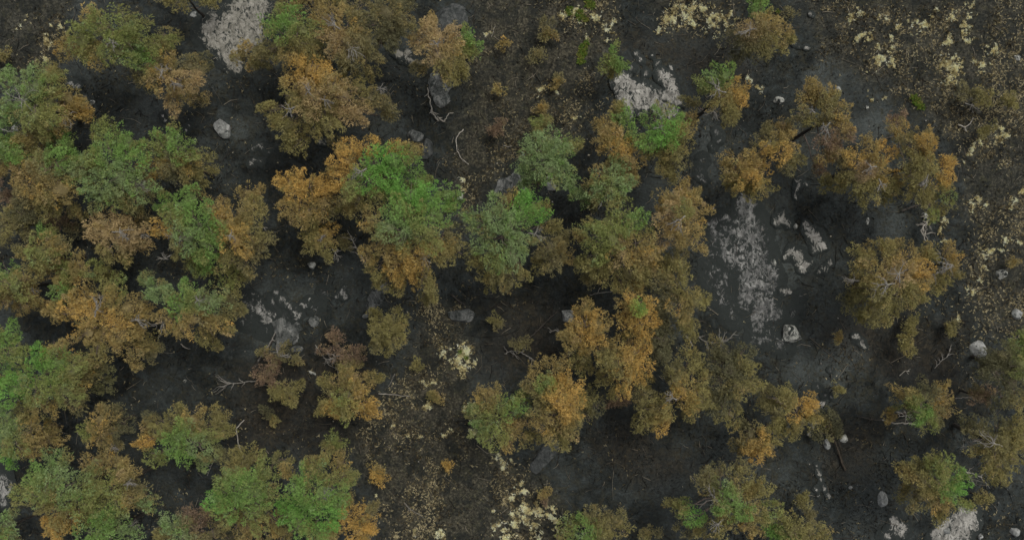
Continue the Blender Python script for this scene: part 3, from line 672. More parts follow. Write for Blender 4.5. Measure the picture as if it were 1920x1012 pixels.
shrub(1.4, 'yellow-green small shrub on the blue-black slope, lower right', '1565,728,9,y', '')
shrub(1.2, 'small orange-brown shrub left above the pale outcrop fragments', '1571,635,5,O', '')
shrub(1.2, 'tan tuft beside green-tipped pine at top', '1486,27,9,b', '')
shrub(2.2, 'grey-brown twiggy sapling, leftmost of three in far upper right', '1816,176,15,b 1830,180,9,d', '1830,200,14', 0.8)
shrub(2.2, 'yellow-olive sapling middle of three in far upper right', '1850,178,13,y 1845,190,9,y', '', 0.9)
shrub(2.0, 'yellow-olive sapling rightmost of three in far upper right', '1897,184,12,y 1899,196,9,y')
shrub(1.5, 'olive shrub above the straw clumps at far right', '1853,238,10,y 1846,246,7,y')
shrub(1.8, 'yellow ragged shrub below the broad olive-orange pine', '1702,608,9,y 1712,624,9,y 1700,640,10,y 1692,648,8,y 1704,655,7,y', '')
shrub(0.9, 'tiny yellow tuft near ragged yellow shrub', '1717,597,5,y', '')
shrub(1.2, 'olive brown shrub at right of ragged yellow shrub', '1776,616,9,y 1784,610,6,b', '')
shrub(0.9, 'tan tuft near the right edge beside pale round boulder', '1905,490,6,O', '')
shrub(2.4, 'tan brown shrub near bottom edge left of boulder slope', '1510,942,11,y 1498,945,8,b 1518,972,11,b', '', 0.9)
shrub(1.6, 'small yellow-brown shrub right of the green-shouldered pine above white corner slab', '1848,938,9,y 1840,930,6,b')
shrub(1.4, 'small yellow-brown shrub left of the long thin black log', '928,598,7,y 932,610,6,b')
shrub(1.5, 'grey-brown shrub under the arched pale branch', '982,648,12,b 972,642,9,b', '', 0.7)
shrub(1.3, 'small dark olive shrub below the small flat yellow-olive pine', '500,775,8,d 512,790,6,y', '')
shrub(1.6, 'brown shrub below bottom clearing at lower edge', '1222,1000,12,b 1214,1006,8,y')

# ------------------------------------------------------------------ bedrock showing through the ash
def outcrop(label, discs, mat, height=0.28, thr=0.45, freq=1.6, name='rock_outcrop', seed=[0]):
    """discs: x,y,r in pixels; the rock surface is a rough height field that breaks through the ground"""
    seed[0] += 1; sd = 300 + 13 * seed[0]
    D = [(float(a), float(b_), float(c)) for a, b_, c in (t.split(',') for t in discs.split())]
    W = [(place(x, y), r / PPM) for x, y, r in D]
    x0 = min(p[0] - r for p, r in W) - 0.4; x1 = max(p[0] + r for p, r in W) + 0.4
    y0 = min(p[1] - r for p, r in W) - 0.4; y1 = max(p[1] + r for p, r in W) + 0.4
    st = 0.055
    X, Y = np.meshgrid(np.arange(x0, x1, st), np.arange(y0, y1, st))
    m = np.full(X.shape, -1.0); fld = np.zeros(X.shape)
    wx = X + 0.35 * (fbm(X * 1.5, Y * 1.5, 3, sd) - 0.5); wy = Y + 0.35 * (fbm(X * 1.5 + 40, Y * 1.5, 3, sd) - 0.5)
    for (cx, cy), r in W:
        dd = np.hypot(wx - cx, wy - cy)
        m = np.maximum(m, 1 - dd / (r * 1.3)); fld += np.exp(-1.5 * (dd / r) ** 2)
    rbig = max(r for p, r in W)
    freq = freq * (1.25 if rbig > 0.5 else 2.1)
    n = fbm(wx * freq, wy * freq, 6, sd + 3)
    f = np.minimum(m, 0.45) + 0.9 * (n - 0.5) + 0.12
    E0 = np.clip(1.0 * np.minimum(fld, 1.0) + 0.55 * (n - 0.5) - 0.06 - 0.8 * (thr - 0.3), 0, 1)
    hgt = np.clip(f, -0.25, None)
    top = 0.6 * height * (1 - np.exp(-2.2 * np.maximum(hgt, 0))) + 0.10 * (fbm(wx * 2.2, wy * 2.2, 5, sd + 9) - 0.5) * np.clip(f * 4, 0, 1)
    Z = ground_h(X, Y) + np.where(hgt > 0, top, 0.5 * hgt) + 0.004
    keep = (f > -0.06) & (m > -0.2) & (fld > 0.10)
    ok = keep[:-1, :-1] & keep[1:, :-1] & keep[:-1, 1:] & keep[1:, 1:]
    ii = np.arange(X.size).reshape(X.shape)
    lab = np.where(ok, np.arange(ok.size).reshape(ok.shape), -1)       # separate stones become parts of their own
    while True:
        nl_ = np.pad(lab, 1, constant_values=-1)
        nw = np.maximum.reduce([lab] + [nl_[1 + dy:1 + dy + lab.shape[0], 1 + dx:1 + dx + lab.shape[1]] for dy in (-1, 0, 1) for dx in (-1, 0, 1)])
        nw = np.where(ok, nw, -1)
        if (nw == lab).all(): break
        lab = nw
    F4 = np.stack([ii[:-1, :-1], ii[:-1, 1:], ii[1:, 1:], ii[1:, :-1]], -1)
    ids, cnt = np.unique(lab[ok], return_counts=True)
    root = None
    for k in np.argsort(-cnt):
        if root is not None and cnt[k] < 14: continue
        F = F4[lab == ids[k]]
        if root is not None and not (f.ravel()[F] > 0.02).any(): continue
        u, inv = np.unique(F, return_inverse=True)
        V = np.stack([X.ravel()[u], Y.ravel()[u], Z.ravel()[u]], 1)
        E_ = np.repeat(E0.ravel()[u][:, None], 3, 1)
        if root is None: o0 = V.mean(0)
        me = mesh_from(name, V - o0, inv.reshape(-1, 4), mat, E_, True, 4)
        if root is None: root = link(name, me, None, o0)
        else: link('rock', me, root)
    if root is None: return
    return tag(root, label, 'rock outcrop', 'bedrock outcrops in the burnt ground')

outcrop('bleached pale gravel slab right of upper-left pines', '470,20,38 440,55,50 410,65,40 470,60,34 440,95,32 445,125,18 485,10,30', M_GRAV, 0.16, 0.22, 2.2)
outcrop('long pinkish pale rock under the small lone green pine', '1166,152,19 1180,168,22 1200,180,24 1222,188,26 1240,202,22 1180,195,20 1170,207,15 1258,212,15', M_PINK, 0.5, 0.02, 1.2)
outcrop('smaller pinkish rock fin right of the long pinkish rock', '1240,140,15 1256,152,16 1262,172,16 1275,188,13 1245,182,10 1258,192,11', M_PINK, 0.4, 0.12, 1.2)
outcrop('scattered rock crumbs above the pinkish rocks', '1185,128,10 1205,112,9 1212,135,9 1235,120,8 1256,128,7 1195,100,8 1225,105,6 1210,155,8', M_PINK, 0.18, 0.4, 2.4)
outcrop('long sooty grey bedrock streak on the right-centre slope', '1400,400,28 1410,440,36 1415,480,38 1405,515,34 1425,545,34 1432,580,30 1425,608,24 1370,470,34 1365,440,28 1395,560,26 1448,520,20 1395,375,20 1452,590,18', M_BLUE, 0.14, 0.26, 1.6)
outcrop('dim sooty rock patch left of long bedrock streak', '1345,455,30 1340,490,30 1355,525,26 1335,420,24 1350,560,26 1375,590,26 1330,525,20 1365,410,22', M_BLUE, 0.12, 0.52, 1.8)
outcrop('faint streaked bedrock below the long sooty streak', '1440,625,26 1465,650,22 1415,640,22 1490,585,18 1475,610,16 1500,555,14', M_BLUE, 0.10, 0.62, 1.8)
outcrop('faint grey streaks around the white mottled rock', '465,600,22 500,615,22 540,595,24 590,575,20 610,545,16 460,560,18 510,565,18', M_BLUE, 0.10, 0.60, 1.8)
outcrop('pale rock knob topmost right of long bedrock streak', '1464,408,15 1478,418,12 1455,420,8', M_PINK, 0.25, 0.3, 1.8)
outcrop('angular pale rock right of long bedrock streak', '1515,435,14 1528,448,16 1538,462,13 1510,420,9 1525,470,9', M_PINK, 0.3, 0.3, 1.8)
outcrop('crumbled pale rock below the angular pale rock', '1495,480,16 1510,495,14 1480,470,11 1500,505,10 1470,482,9', M_PINK, 0.22, 0.32, 2.0)
outcrop('small pale rock pair near boulder slope', '1540,506,10 1552,492,8 1530,512,6', M_PINK, 0.2, 0.3, 2.0)
outcrop('pale arrow-shaped stone bits below the long streak', '1470,545,9 1462,540,5 1480,548,5', M_PINK, 0.2, 0.22, 2.0)
outcrop('white mottled rock on ash below the left stand', '478,570,18 492,582,16 512,590,16 500,600,12 475,552,8', M_ROCK, 0.16, 0.34, 2.2)
outcrop('curved pale rock rib right of the white mottled rock', '530,558,11 540,572,10 555,582,12 572,572,10 580,560,8 562,592,9 520,548,8', M_ROCK, 0.22, 0.32, 1.8)
outcrop('grey rock ledge below the curved rib', '530,612,14 545,628,14 530,640,12 560,615,8 590,602,10', M_DARKB, 0.45, 0.18, 1.2)
outcrop('pale rock chips beside ash in left centre', '640,548,9 648,555,8 632,556,6 645,538,6', M_ROCK, 0.2, 0.25, 2.2)
outcrop('grey slanted slab below the largest central green pine', '712,550,10 704,562,11 695,575,8 722,540,9 686,590,5', M_DARKB, 0.35, 0.2, 1.3)
outcrop('grey rock face under the white dead snag', '818,150,12 822,170,14 828,190,12 840,155,10 850,140,9', M_DARKB, 0.4, 0.22, 1.3)
outcrop('pale streaked ledge left of the slim tan pine', '740,102,10 755,106,13 772,116,12 788,122,12 765,100,10', M_GRAV, 0.3, 0.3, 1.5)
outcrop('thin pale ledge above the vivid green dome pine', '602,263,8 614,266,9 626,270,7', M_GRAV, 0.25, 0.18, 1.6)
outcrop('mottled pale patch left of tan pine bough, upper', '485,272,11 470,280,8 498,282,9', M_ROCK, 0.1, 0.46, 2.8)
outcrop('mottled pale patch left of tan pine bough, lower', '474,300,10 488,304,9 465,308,7', M_ROCK, 0.1, 0.44, 2.8)
outcrop('dim rock streak right of the green and yellow-brown pine', '1345,245,10 1350,262,11 1340,275,9 1320,300,14 1312,325,14 1322,340,11', M_BLUE, 0.2, 0.34, 1.9)
outcrop('upright grey rib under the right-hand stand', '1494,338,8 1494,352,10 1490,368,9 1510,345,6', M_PINK, 0.25, 0.3, 1.7)
outcrop('white rock slab in the bottom right corner', '1825,965,20 1815,985,22 1800,1000,26 1775,1005,24 1790,975,18 1770,990,18 1810,955,15 1760,1015,22', M_PINK, 0.35, 0.2, 1.5)
outcrop('mottled white patch at bottom edge right', '1680,980,18 1695,995,16 1660,1005,16 1672,970,10', M_PINK, 0.14, 0.40, 2.4)
outcrop('thin white rock vein running down in lower right', '1530,870,8 1534,885,8 1540,900,7 1546,915,7 1554,928,7 1528,915,8 1534,930,6', M_PINK, 0.2, 0.3, 2.0)
outcrop('white rocks touching the golden pine, lower right', '1528,762,12 1522,790,10 1538,752,8 1518,812,7', M_PINK, 0.35, 0.2, 1.5)
outcrop('broken white chips on the blue-black slope', '1605,634,9 1618,644,9 1625,652,6 1598,630,6', M_PINK, 0.2, 0.34, 2.2)
outcrop('grey rock shoulder at left edge, lower', '8,898,22 18,912,14 10,940,14 2,925,16', M_ROCK, 0.35, 0.3, 1.5)
outcrop('pale rock sliver right of the green and orange edge pine', '135,155,10 148,162,8 165,190,7 160,182,5', M_ROCK, 0.2, 0.3, 2.0)
outcrop('dull brown-grey ledge below the mixed green and brown pine', '1028,842,12 1018,855,12 1006,870,11 1038,830,9', M_GREY, 0.3, 0.2, 1.3)
outcrop('dark rock patch left below the cool grey-green pine', '945,345,12 965,335,10 935,360,9 980,352,8', M_DARKB, 0.25, 0.34, 1.8)
outcrop('pale stone bits right of the green-tipped pine at the top edge', '1490,82,7 1500,88,6 1515,88,7 1523,28,6', M_PINK, 0.25, 0.26, 2.0)
outcrop('pale ash-rock freckles in left upper clearing', '305,215,8 310,225,7 245,225,7 237,236,5 355,235,8 348,245,7', M_ROCK, 0.12, 0.4, 2.6)
outcrop('sooty stone specks around the small yellow-green shrub, lower right', '1545,740,9 1560,745,7 1530,725,10 1555,690,8', M_BLUE, 0.16, 0.38, 2.2)

# ------------------------------------------------------------------ boulders
import bmesh
def boulder(label, px, py, rx, ry, rot, mat, hh=0.75, seed=1, block=0.0):
    """one angular stone: a sphere cut by random planes, roughened, flattened and part buried"""
    rng = np.random.default_rng(seed)
    bm = bmesh.new(); bmesh.ops.create_icosphere(bm, subdivisions=4, radius=1.0)
    V = np.array([v.co[:] for v in bm.verts]); F = np.array([[v.index for v in f.verts] for f in bm.faces]); bm.free()
    if block:
        V = np.sign(V) * np.abs(V) ** (1 - block); V /= np.max(np.abs(V))
    for k in range(9):
        d = rng.normal(0, 1, 3); d[2] = abs(d[2]) * 0.8; d /= np.linalg.norm(d)
        q = rng.uniform(0.55, 0.86); s = V @ d
        V = V - np.where(s > q, (s - q) * 0.9, 0)[:, None] * d
    n = fbm(V[:, 0] * 2.1 + seed, V[:, 1] * 2.1 + V[:, 2] * 1.7, 4, seed) - 0.5
    n2 = fbm(V[:, 0] * 7 + V[:, 2] * 5, V[:, 1] * 7 - V[:, 2] * 4, 3, seed + 5) - 0.5
    V = V * (1 + 0.22 * n + 0.07 * n2)[:, None]
    a, b_ = 1.12 * rx / PPM, 1.12 * ry / PPM
    V = V / np.max(np.abs(V[:, :2]), 0).mean() * np.array([a, b_, hh * min(a, b_)])
    c, s = math.cos(math.radians(rot)), math.sin(math.radians(rot))
    V[:, :2] = V[:, :2] @ np.array([[c, s], [-s, c]])
    x, y = place(px, py, 0.2)
    gz_ = float(ground_h(x, y)) + 0.25 * hh * min(a, b_)
    o = link('boulder', mesh_from('boulder', V, F, mat, None, True), None, (x, y, gz_))
    return tag(o, label, 'boulder', 'boulders and stones lying on the burnt ground')

B = boulder
B('large grey pointed boulder on black ash in upper left clearing', 415, 238, 13, 21, 32, M_BOUL, 0.8, 3)
B('pale boulder with dark soot patch on the right-hand slope', 1481, 625, 17, 20, 25, M_LICH, 0.8, 5)
B('egg-shaped grey boulder at bottom right', 1656, 938, 9, 16, 0, M_BOUL, 0.8, 7)
B('pale round boulder near right edge', 1882, 514, 10, 9, 0, M_LICH, 0.9, 9)
B('dark grey boulder beside the dark olive edge pine', 1838, 656, 14, 16, 40, M_BOUL, 0.8, 11)
B('small pale boulder left of the loose olive pine', 1462, 188, 9, 8, 0, M_LICH, 0.9, 13)
B('yellowish small boulder on ash below small yellow pine', 584, 498, 7, 7, 0, M_LICH, 0.9, 15)
B('small grey stone near the top edge left of bleached gravel', 364, 29, 8, 5, 20, M_BOUL, 0.8, 17)
B('pale block beside the bleached snag at right', 1734, 404, 6, 7, 0, M_LICH, 1.0, 19, 0.4)
B('grey oval boulder left of the fallen tree trunk', 1551, 832, 6, 10, 15, M_BOUL, 0.9, 21)
B('dark boulder with white edge right of the fallen tree crown', 1583, 823, 7, 8, 10, M_LICH, 0.9, 22)
B('grey boulder at right edge below the heath', 1912, 588, 11, 10, 0, M_BOUL, 0.7, 25)
B('squared grey block left of the golden-brown round pine', 1066, 594, 13, 12, 4, M_BOUL, 0.9, 27, 0.6)
B('white small stone in upper right clearing', 1628, 201, 4, 3, 0, M_LICH, 1.0, 29)
B('small grey stone right of long sooty streak', 1452, 492, 4, 7, 10, M_LICH, 0.9, 31)
B('white round stone at left edge below the green and orange pine', 23, 240, 6, 6, 0, M_LICH, 1.0, 33)
B('pale broken stone right of the loose olive pine top', 1573, 168, 6, 7, 30, M_LICH, 0.8, 35)
B('dark flat boulder with pale rim in the centre heath', 864, 590, 22, 13, -8, M_DARKB, 0.7, 37)
B('dark slab boulder below the curved rock rib', 541, 632, 19, 13, 10, M_DARKB, 0.7, 39)
B('low slab with pale edge right of the curved rock rib', 587, 600, 13, 6, 8, M_ROCK, 0.8, 41)
B('small dark slab below the dark slab boulder', 554, 654, 13, 6, 0, M_DARKB, 0.8, 43)
B('grey block lying in the bottom right white slab', 1779, 997, 7, 9, 20, M_BOUL, 1.2, 45, 0.4)
B('wide flat dark slab by the top edge, centre', 846, 38, 36, 30, -18, M_GREY, 0.35, 47, 0.55)
B('pale boulder under the cool grey-green pine', 1036, 348, 10, 10, 0, M_BOUL, 0.9, 49)
B('small white boulder above the pale one under the grey-green pine', 1032, 332, 7, 5, 0, M_LICH, 0.9, 51)
B('white stone left of the cool grey-green pine', 980, 291, 5, 7, 0, M_LICH, 0.9, 53)
B('grey lumpy boulder left of the pale curved stick', 778, 256, 14, 13, 0, M_DARKB, 0.7, 55)
B('tilted dark slab above the vivid green dome pine, right', 800, 278, 12, 18, -20, M_GREY, 0.6, 56)
B('yellow-white boulder above the largest central green pine', 862, 368, 6, 7, 0, M_LICH, 0.9, 57)
B('white stone at the right edge high in the upper right heath', 1912, 107, 7, 5, -20, M_LICH, 0.8, 59)
B('white stone lying above wide olive pine, right clearing', 1627, 416, 2.5, 8, -12, M_LICH, 0.8, 61)
B('small white stone right of the rusty orange-brown pine near long bedrock streak', 1338, 390, 4, 3, 0, M_LICH, 0.9, 63)
B('small grey stone at bottom edge right of the white slab', 1908, 1000, 8, 8, 0, M_BOUL, 0.8, 65)
B('small stone at bottom edge between rock patches', 1843, 1008, 6, 5, 0, M_BOUL, 0.8, 67)
B('white pebble left of egg-shaped boulder', 1637, 943, 3, 2.5, 0, M_LICH, 0.9, 69)
B('grey pebble above and left of egg-shaped boulder', 1598, 915, 4, 3.5, 0, M_BOUL, 0.9, 71)
B('white chip lying left of the star-shaped orange pine', 585, 699, 8, 3, -28, M_LICH, 0.7, 73)
B('white stone in dark gap below the right-hand stand', 1492, 424, 4, 5, 0, M_LICH, 0.9, 75)
B('small pale stone on lower left ash', 347, 714, 3.5, 3, 0, M_LICH, 0.9, 77)
B('round pale stone at left rim of upper clearing', 170, 191, 5, 4, 0, M_LICH, 0.9, 79)

# ------------------------------------------------------------------ dead wood
def deadwood(name, label, cat, pts, r0, r1, mat, z0=0.08, z1=0.12, twigs=0, tl=0.9, seed=1, fan=0, fanr=0.8):
    rng = np.random.default_rng(seed)
    Q = [tuple(float(v) for v in t.split(',')) for t in pts.split()]
    P = []
    for i, (x, y) in enumerate(Q):
        z = z0 + (z1 - z0) * i / max(1, len(Q) - 1)
        wx, wy = place(x, y, z); P.append((wx, wy, float(ground_h(wx, wy)) + z))
    P = np.array(P)
    # resample so that the line bends softly
    t = np.linspace(0, len(P) - 1, len(P) * 4)
    S = np.stack([np.interp(t, np.arange(len(P)), P[:, k]) for k in range(3)], 1)
    S[1:-1] = 0.25 * S[:-2] + 0.5 * S[1:-1] + 0.25 * S[2:]
    S[1:-1] += rng.normal(0, 0.018, S[1:-1].shape)
    r0 *= 0.85; r1 *= 0.85
    parts = [tube(S, np.linspace(r0, r1, len(S)) * rng.uniform(0.85, 1.15, len(S)), 6)]
    for k in range(twigs):
        i = rng.integers(1, len(S) - 1)
        d = S[i] - S[i - 1]; d = d / np.linalg.norm(d)
        side = np.cross(d, (0, 0, 1)) * rng.choice([-1, 1])
        e = S[i] + (d * rng.uniform(0.3, 1) + side * rng.uniform(0.4, 1.1) + np.array([0, 0, rng.uniform(-0.02, 0.25)])) * tl * rng.uniform(0.5, 1)
        W = wiggle(S[i], e, rng, 5, 0.07)
        parts.append(tube(W, np.linspace(r1 * 1.1 + 0.006, 0.008, 5), 4))
        e2 = W[2] + (e - S[i]) * 0.4 + rng.normal(0, 0.15, 3) * tl * np.array([1, 1, 0.3])
        parts.append(tube(wiggle(W[2], e2, rng, 3, 0.05), np.linspace(r1 * 0.6 + 0.004, 0.006, 3), 4))
    if fan:
        d = S[-1] - S[-5]; a0 = math.atan2(d[1], d[0])
        for k in range(fan):
            a = a0 + rng.uniform(-0.9, 0.9); L = fanr * rng.uniform(0.6, 1.1)
            e = S[-1] + np.array([math.cos(a) * L, math.sin(a) * L, rng.uniform(-0.05, 0.15)])
            parts.append(tube(wiggle(S[-1 - rng.integers(0, 4)], e, rng, 5, 0.06), np.linspace(r1, 0.007, 5), 4))
    V, F = join(parts); F = [f for f in F if len(f) == 4]
    o0 = V.mean(0)
    o = link(name, mesh_from(name, V - o0, F, mat, None, True, 4), None, o0)
    return tag(o, label, cat, 'fallen dead wood on the burnt ground')

W = deadwood
W('fallen_branch', 'pale bow-shaped stick lying in the upper centre heath', 'branch', '869,242 854,260 857,281 863,295 879,308', 0.045, 0.022, M_BONE, seed=2)
W('dead_snag', 'white forked snag lying below the slim tan pine', 'snag', '801,164 806,192 810,210 822,226', 0.03, 0.06, M_BONE, 0.3, 0.2, 4, 0.5, seed=3)
W('dead_snag', 'white hooked limb at the foot of the forked snag', 'snag', '820,218 831,229 837,220 841,212 850,211', 0.04, 0.035, M_BONE, 0.25, 0.3, 1, 0.3, seed=4)
W('fallen_branch', 'pale bent stick in the dark lower left ground', 'branch', '459,786 445,801 448,826 459,855', 0.045, 0.035, M_BONE, 0.2, 0.6, seed=5)
W('fallen_branch', 'short white stick right of the left stand', 'branch', '470,429 484,426 501,427', 0.035, 0.02, M_BONE, 0.3, 0.3, 1, 0.3, seed=6)
W('fallen_branch', 'bleached fan-shaped branch lying left of the rusty shrub', 'branch', '482,714 460,715 440,718 428,718', 0.04, 0.03, M_PALE, 0.15, 0.2, 5, 0.5, seed=7, fan=9, fanr=0.95)
W('charred_log', 'charred leaning log with grey edge left of the rusty shrubs', 'log', '479,688 492,668 505,650 514,630', 0.14, 0.09, M_CHAR, 0.12, 0.12, 3, 0.6, seed=8)
W('fallen_branch', 'grey strip of bark lying along the charred leaning log', 'branch', '485,676 499,657 509,640 518,622', 0.05, 0.04, M_PALE, 0.24, 0.22, 2, 0.4, seed=9)
W('fallen_branch', 'straight white stick right of the star-shaped orange pine', 'branch', '710,737 735,739 768,742', 0.045, 0.02, M_BONE, 0.15, 0.15, seed=10)
W('fallen_branch', 'thin crooked stick in the lower heath strip', 'branch', '758,942 771,956 780,960 794,970', 0.022, 0.018, M_PALE, seed=11, twigs=2, tl=0.3)
W('charred_log', 'long thin black log left of the squared grey block', 'log', '985,640 1005,622 1025,602 1046,582', 0.07, 0.05, M_CHAR, 0.12, 0.12, 3, 0.5, seed=12)
W('fallen_branch', 'arched pale branch with fine twigs above the round orange pine', 'branch', '946,662 958,657 972,658 988,666 1002,676', 0.03, 0.035, M_PALE, 0.3, 0.3, 9, 0.7, seed=13)
W('fallen_branch', 'bleached branch left of the golden-brown round pine', 'branch', '1066,640 1052,626 1042,618 1030,622', 0.05, 0.03, M_PALE, 0.5, 0.6, 6, 0.5, seed=14)
W('dead_snag', 'white branching snag above the small twiggy pine at right', 'snag', '1750,404 1736,416 1724,432 1733,452', 0.045, 0.04, M_BONE, 0.7, 0.8, 10, 0.9, seed=15)
W('charred_log', 'black log under the tip of the ragged yellow-orange pine', 'log', '1690,396 1708,389 1728,382', 0.09, 0.06, M_CHAR, 0.2, 0.4, 2, 0.5, seed=16)
W('charred_log', 'black log below the upper right clearing', 'log', '1648,267 1664,260 1682,252', 0.08, 0.07, M_CHAR, 0.15, 0.2, seed=17)
W('fallen_branch', 'broken white branch in the far right heath', 'branch', '1796,234 1808,240 1818,232 1825,221', 0.05, 0.03, M_BONE, 0.15, 0.2, 2, 0.3, seed=18)
W('fallen_branch', 'forked grey branch over the wide rusty shrub', 'branch', '592,646 605,664 618,683 636,692', 0.03, 0.02, M_PALE, 0.5, 0.3, 5, 0.6, seed=19)
W('fallen_branch', 'curved white splinter below the left stand', 'branch', '341,644 349,651 359,653', 0.05, 0.03, M_BONE, seed=20)
W('fallen_log', 'pale log poking from the left edge below the round stone', 'log', '-10,238 14,246 36,253 66,257', 0.06, 0.03, M_PALE, 0.5, 0.9, 2, 0.5, seed=21)
W('fallen_branch', 'thin white stick standing in the top centre heath', 'branch', '922,70 925,60 928,49', 0.022, 0.015, M_BONE, 0.1, 0.3, seed=22)
W('fallen_branch', 'leaning pale stem under the tiny green pine', 'branch', '614,856 603,848 606,842 616,836', 0.035, 0.03, M_PALE, 0.9, 1.3, seed=23)
W('fallen_branch', 'spindly bare branches left of the dark olive pine', 'branch', '1308,630 1320,639 1345,643 1364,638 1380,620', 0.035, 0.025, M_PALE, 1.0, 1.2, 6, 0.6, seed=24)
W('fallen_log', 'short grey log above the dark olive pine', 'log', '1287,630 1293,638 1299,648', 0.07, 0.06, M_PALE, 0.2, 0.2, seed=25)
W('fallen_branch', 'thin pale stick just below the olive green pine right of centre', 'branch', '1105,552 1130,548 1158,545', 0.025, 0.02, M_PALE, 0.4, 0.5, 2, 0.5, seed=26)
W('charred_log', 'thin black stick with twigs left of the pale-trunked leaning pine', 'log', '1700,785 1670,790 1640,786 1610,780', 0.05, 0.03, M_CHAR, 0.2, 0.2, 5, 0.5, seed=27)
W('fallen_branch', 'pale stem stretching from leaning-trunk pine to the right', 'branch', '1790,746 1810,744 1836,744', 0.035, 0.02, M_BONE, 0.9, 1.2, 1, 0.4, seed=28)
W('fallen_branch', 'pale horizontal trunk along the foot of the leaning pine', 'branch', '1652,786 1676,792 1700,793 1722,796', 0.05, 0.04, M_BONE, 1.6, 2.0, 2, 0.4, seed=29)
W('fallen_branch', 'bunch of white dead boughs right of green-shouldered pine', 'branch', '1808,884 1825,888 1846,896', 0.045, 0.02, M_BONE, 1.3, 1.0, 7, 0.6, seed=30)
W('fallen_branch', 'tangle of pale twigs left of the dark edge boulder', 'branch', '1752,690 1766,676 1778,668 1783,655', 0.03, 0.02, M_PALE, 0.1, 0.2, 9, 0.5, seed=31)
W('fallen_branch', 'curved pale twig on the ash in lower right', 'branch', '1686,704 1697,694 1705,696', 0.03, 0.02, M_BONE, 0.1, 0.12, 2, 0.3, seed=32)
W('fallen_branch', 'small white bare plant at bottom right of sprawling pine', 'branch', '1490,945 1494,935 1495,925', 0.03, 0.02, M_BONE, 0.3, 0.7, 5, 0.25, seed=33)
W('charred_log', 'black burnt bole beside the pale-rimmed boulder', 'log', '848,552 858,562 872,572', 0.09, 0.07, M_CHAR, 0.15, 0.2, seed=34)
W('charred_log', 'black burnt stem leaning from the small lone green pine', 'log', '1128,150 1134,138 1138,126', 0.06, 0.05, M_CHAR, 0.2, 1.0, seed=35)
W('fallen_branch', 'short white twig left of the cool grey-green pine above centre', 'branch', '944,272 952,275 960,273', 0.025, 0.015, M_BONE, seed=36)
W('dead_snag', 'leafless grey snag between bright orange and green central pines', 'snag', '690,500 676,478 664,455 652,432', 0.05, 0.02, M_PALE, 1.5, 3.2, 12, 0.6, seed=37)
W('fallen_branch', 'faint grey stick below the brown lower shrub', 'branch', '740,700 735,712 728,724', 0.025, 0.015, M_PALE, seed=38)
W('fallen_branch', 'thin stem leaning out from the green-capped collar pine', 'branch', '404,858 398,872 390,890', 0.03, 0.02, M_PALE, 0.8, 0.3, 2, 0.4, seed=39)

# a small pine that has fallen over in the lower right
rng = np.random.default_rng(77)
fr = bpy.data.objects.new('fallen_pine', None); COL.objects.link(fr)
bx, by = place(1587, 882, 0.2); tx, ty = place(1556, 800, 0.6)
fr.location = (bx, by, float(ground_h(bx, by)))
tag(fr, 'fallen small pine with brown trunk and dull olive crown, lower right', 'pine tree', 'fire-scorched pine trees')
E = np.array([tx - bx, ty - by, 0.6])
V, F = tube(wiggle((0, 0, 0.12), E * 1.08, rng, 8, 0.01), np.linspace(0.075, 0.03, 8), 8)
link('trunk', mesh_from('trunk', V, F, bark_mat('brown_pine_bark', (0.025, 0.021, 0.017), (0.075, 0.058, 0.043)), None, True, 4), fr)
pr = []
for x, y, r, c in parse('1550,778,13,d 1570,798,13,d 1534,812,12,d 1562,812,11,b 1545,795,12,y 1575,808,9,d'):
    wx, wy = place(x, y, 0.8); lc = np.array([wx - bx, wy - by, 0.6])
    pr.append(lobe_foliage(lc, r / PPM, c, rng, 0.8, 0.7))
    V, F = join([limb_mesh(wiggle(E * rng.uniform(0.75, 0.98), lc, rng, 5, 0.06), 0.03, 0.012, 5)])
    link('branch', mesh_from('branch', V, F, M_LIMB, None, True, 4), fr)
V, F, K = merge(pr)
link('crown', mesh_from('crown', V, F, M_NEEDLE, np.clip(K, 0, 0.95)), fr)

# ------------------------------------------------------------------ ground cover nobody could count
def blades(C, col, rng, n=10, length=0.28, width=0.03, lean=0.9):
    m = len(C)
    az = rng.uniform(0, 6.28, (m, n)); el = rng.uniform(0.25, 1.2, (m, n)) * lean
    L = length * rng.uniform(0.5, 1.25, (m, n)) * rng.uniform(0.7, 1.3, (m, 1))
    D = np.stack([np.cos(az) * np.sin(el), np.sin(az) * np.sin(el), np.cos(el)], -1)
    S = np.stack([-np.sin(az), np.cos(az), 0 * az], -1)
    B0 = C[:, None, :] + D * 0.03
    W_ = width * rng.uniform(0.6, 1.4, (m, n, 1))
    mid = B0 + D * L[..., None] * 0.55
    D2 = D * np.array([1.25, 1.25, 0.35])
    tip = mid + D2 * L[..., None] * 0.5
    V = np.stack([B0 - S * W_ * .5, B0 + S * W_ * .5, mid + S * W_ * .5, mid - S * W_ * .5, tip], 2).reshape(-1, 3)
    k = np.arange(m * n)[:, None] * 5
    F = np.concatenate([k + np.array([[0, 1, 2]]), k + np.array([[0, 2, 3]]), k + np.array([[3, 2, 4]])], 1).reshape(-1, 3)
    K = np.repeat(np.repeat(col, n, 0) * rng.uniform(0.75, 1.25, (m * n, 1)), 3, 0)
    return V, F, K

def ground_pts(x, y, dz=0.0):
    return np.stack([x, y, ground_h(x, y) + dz], 1)

rng = np.random.default_rng(5)
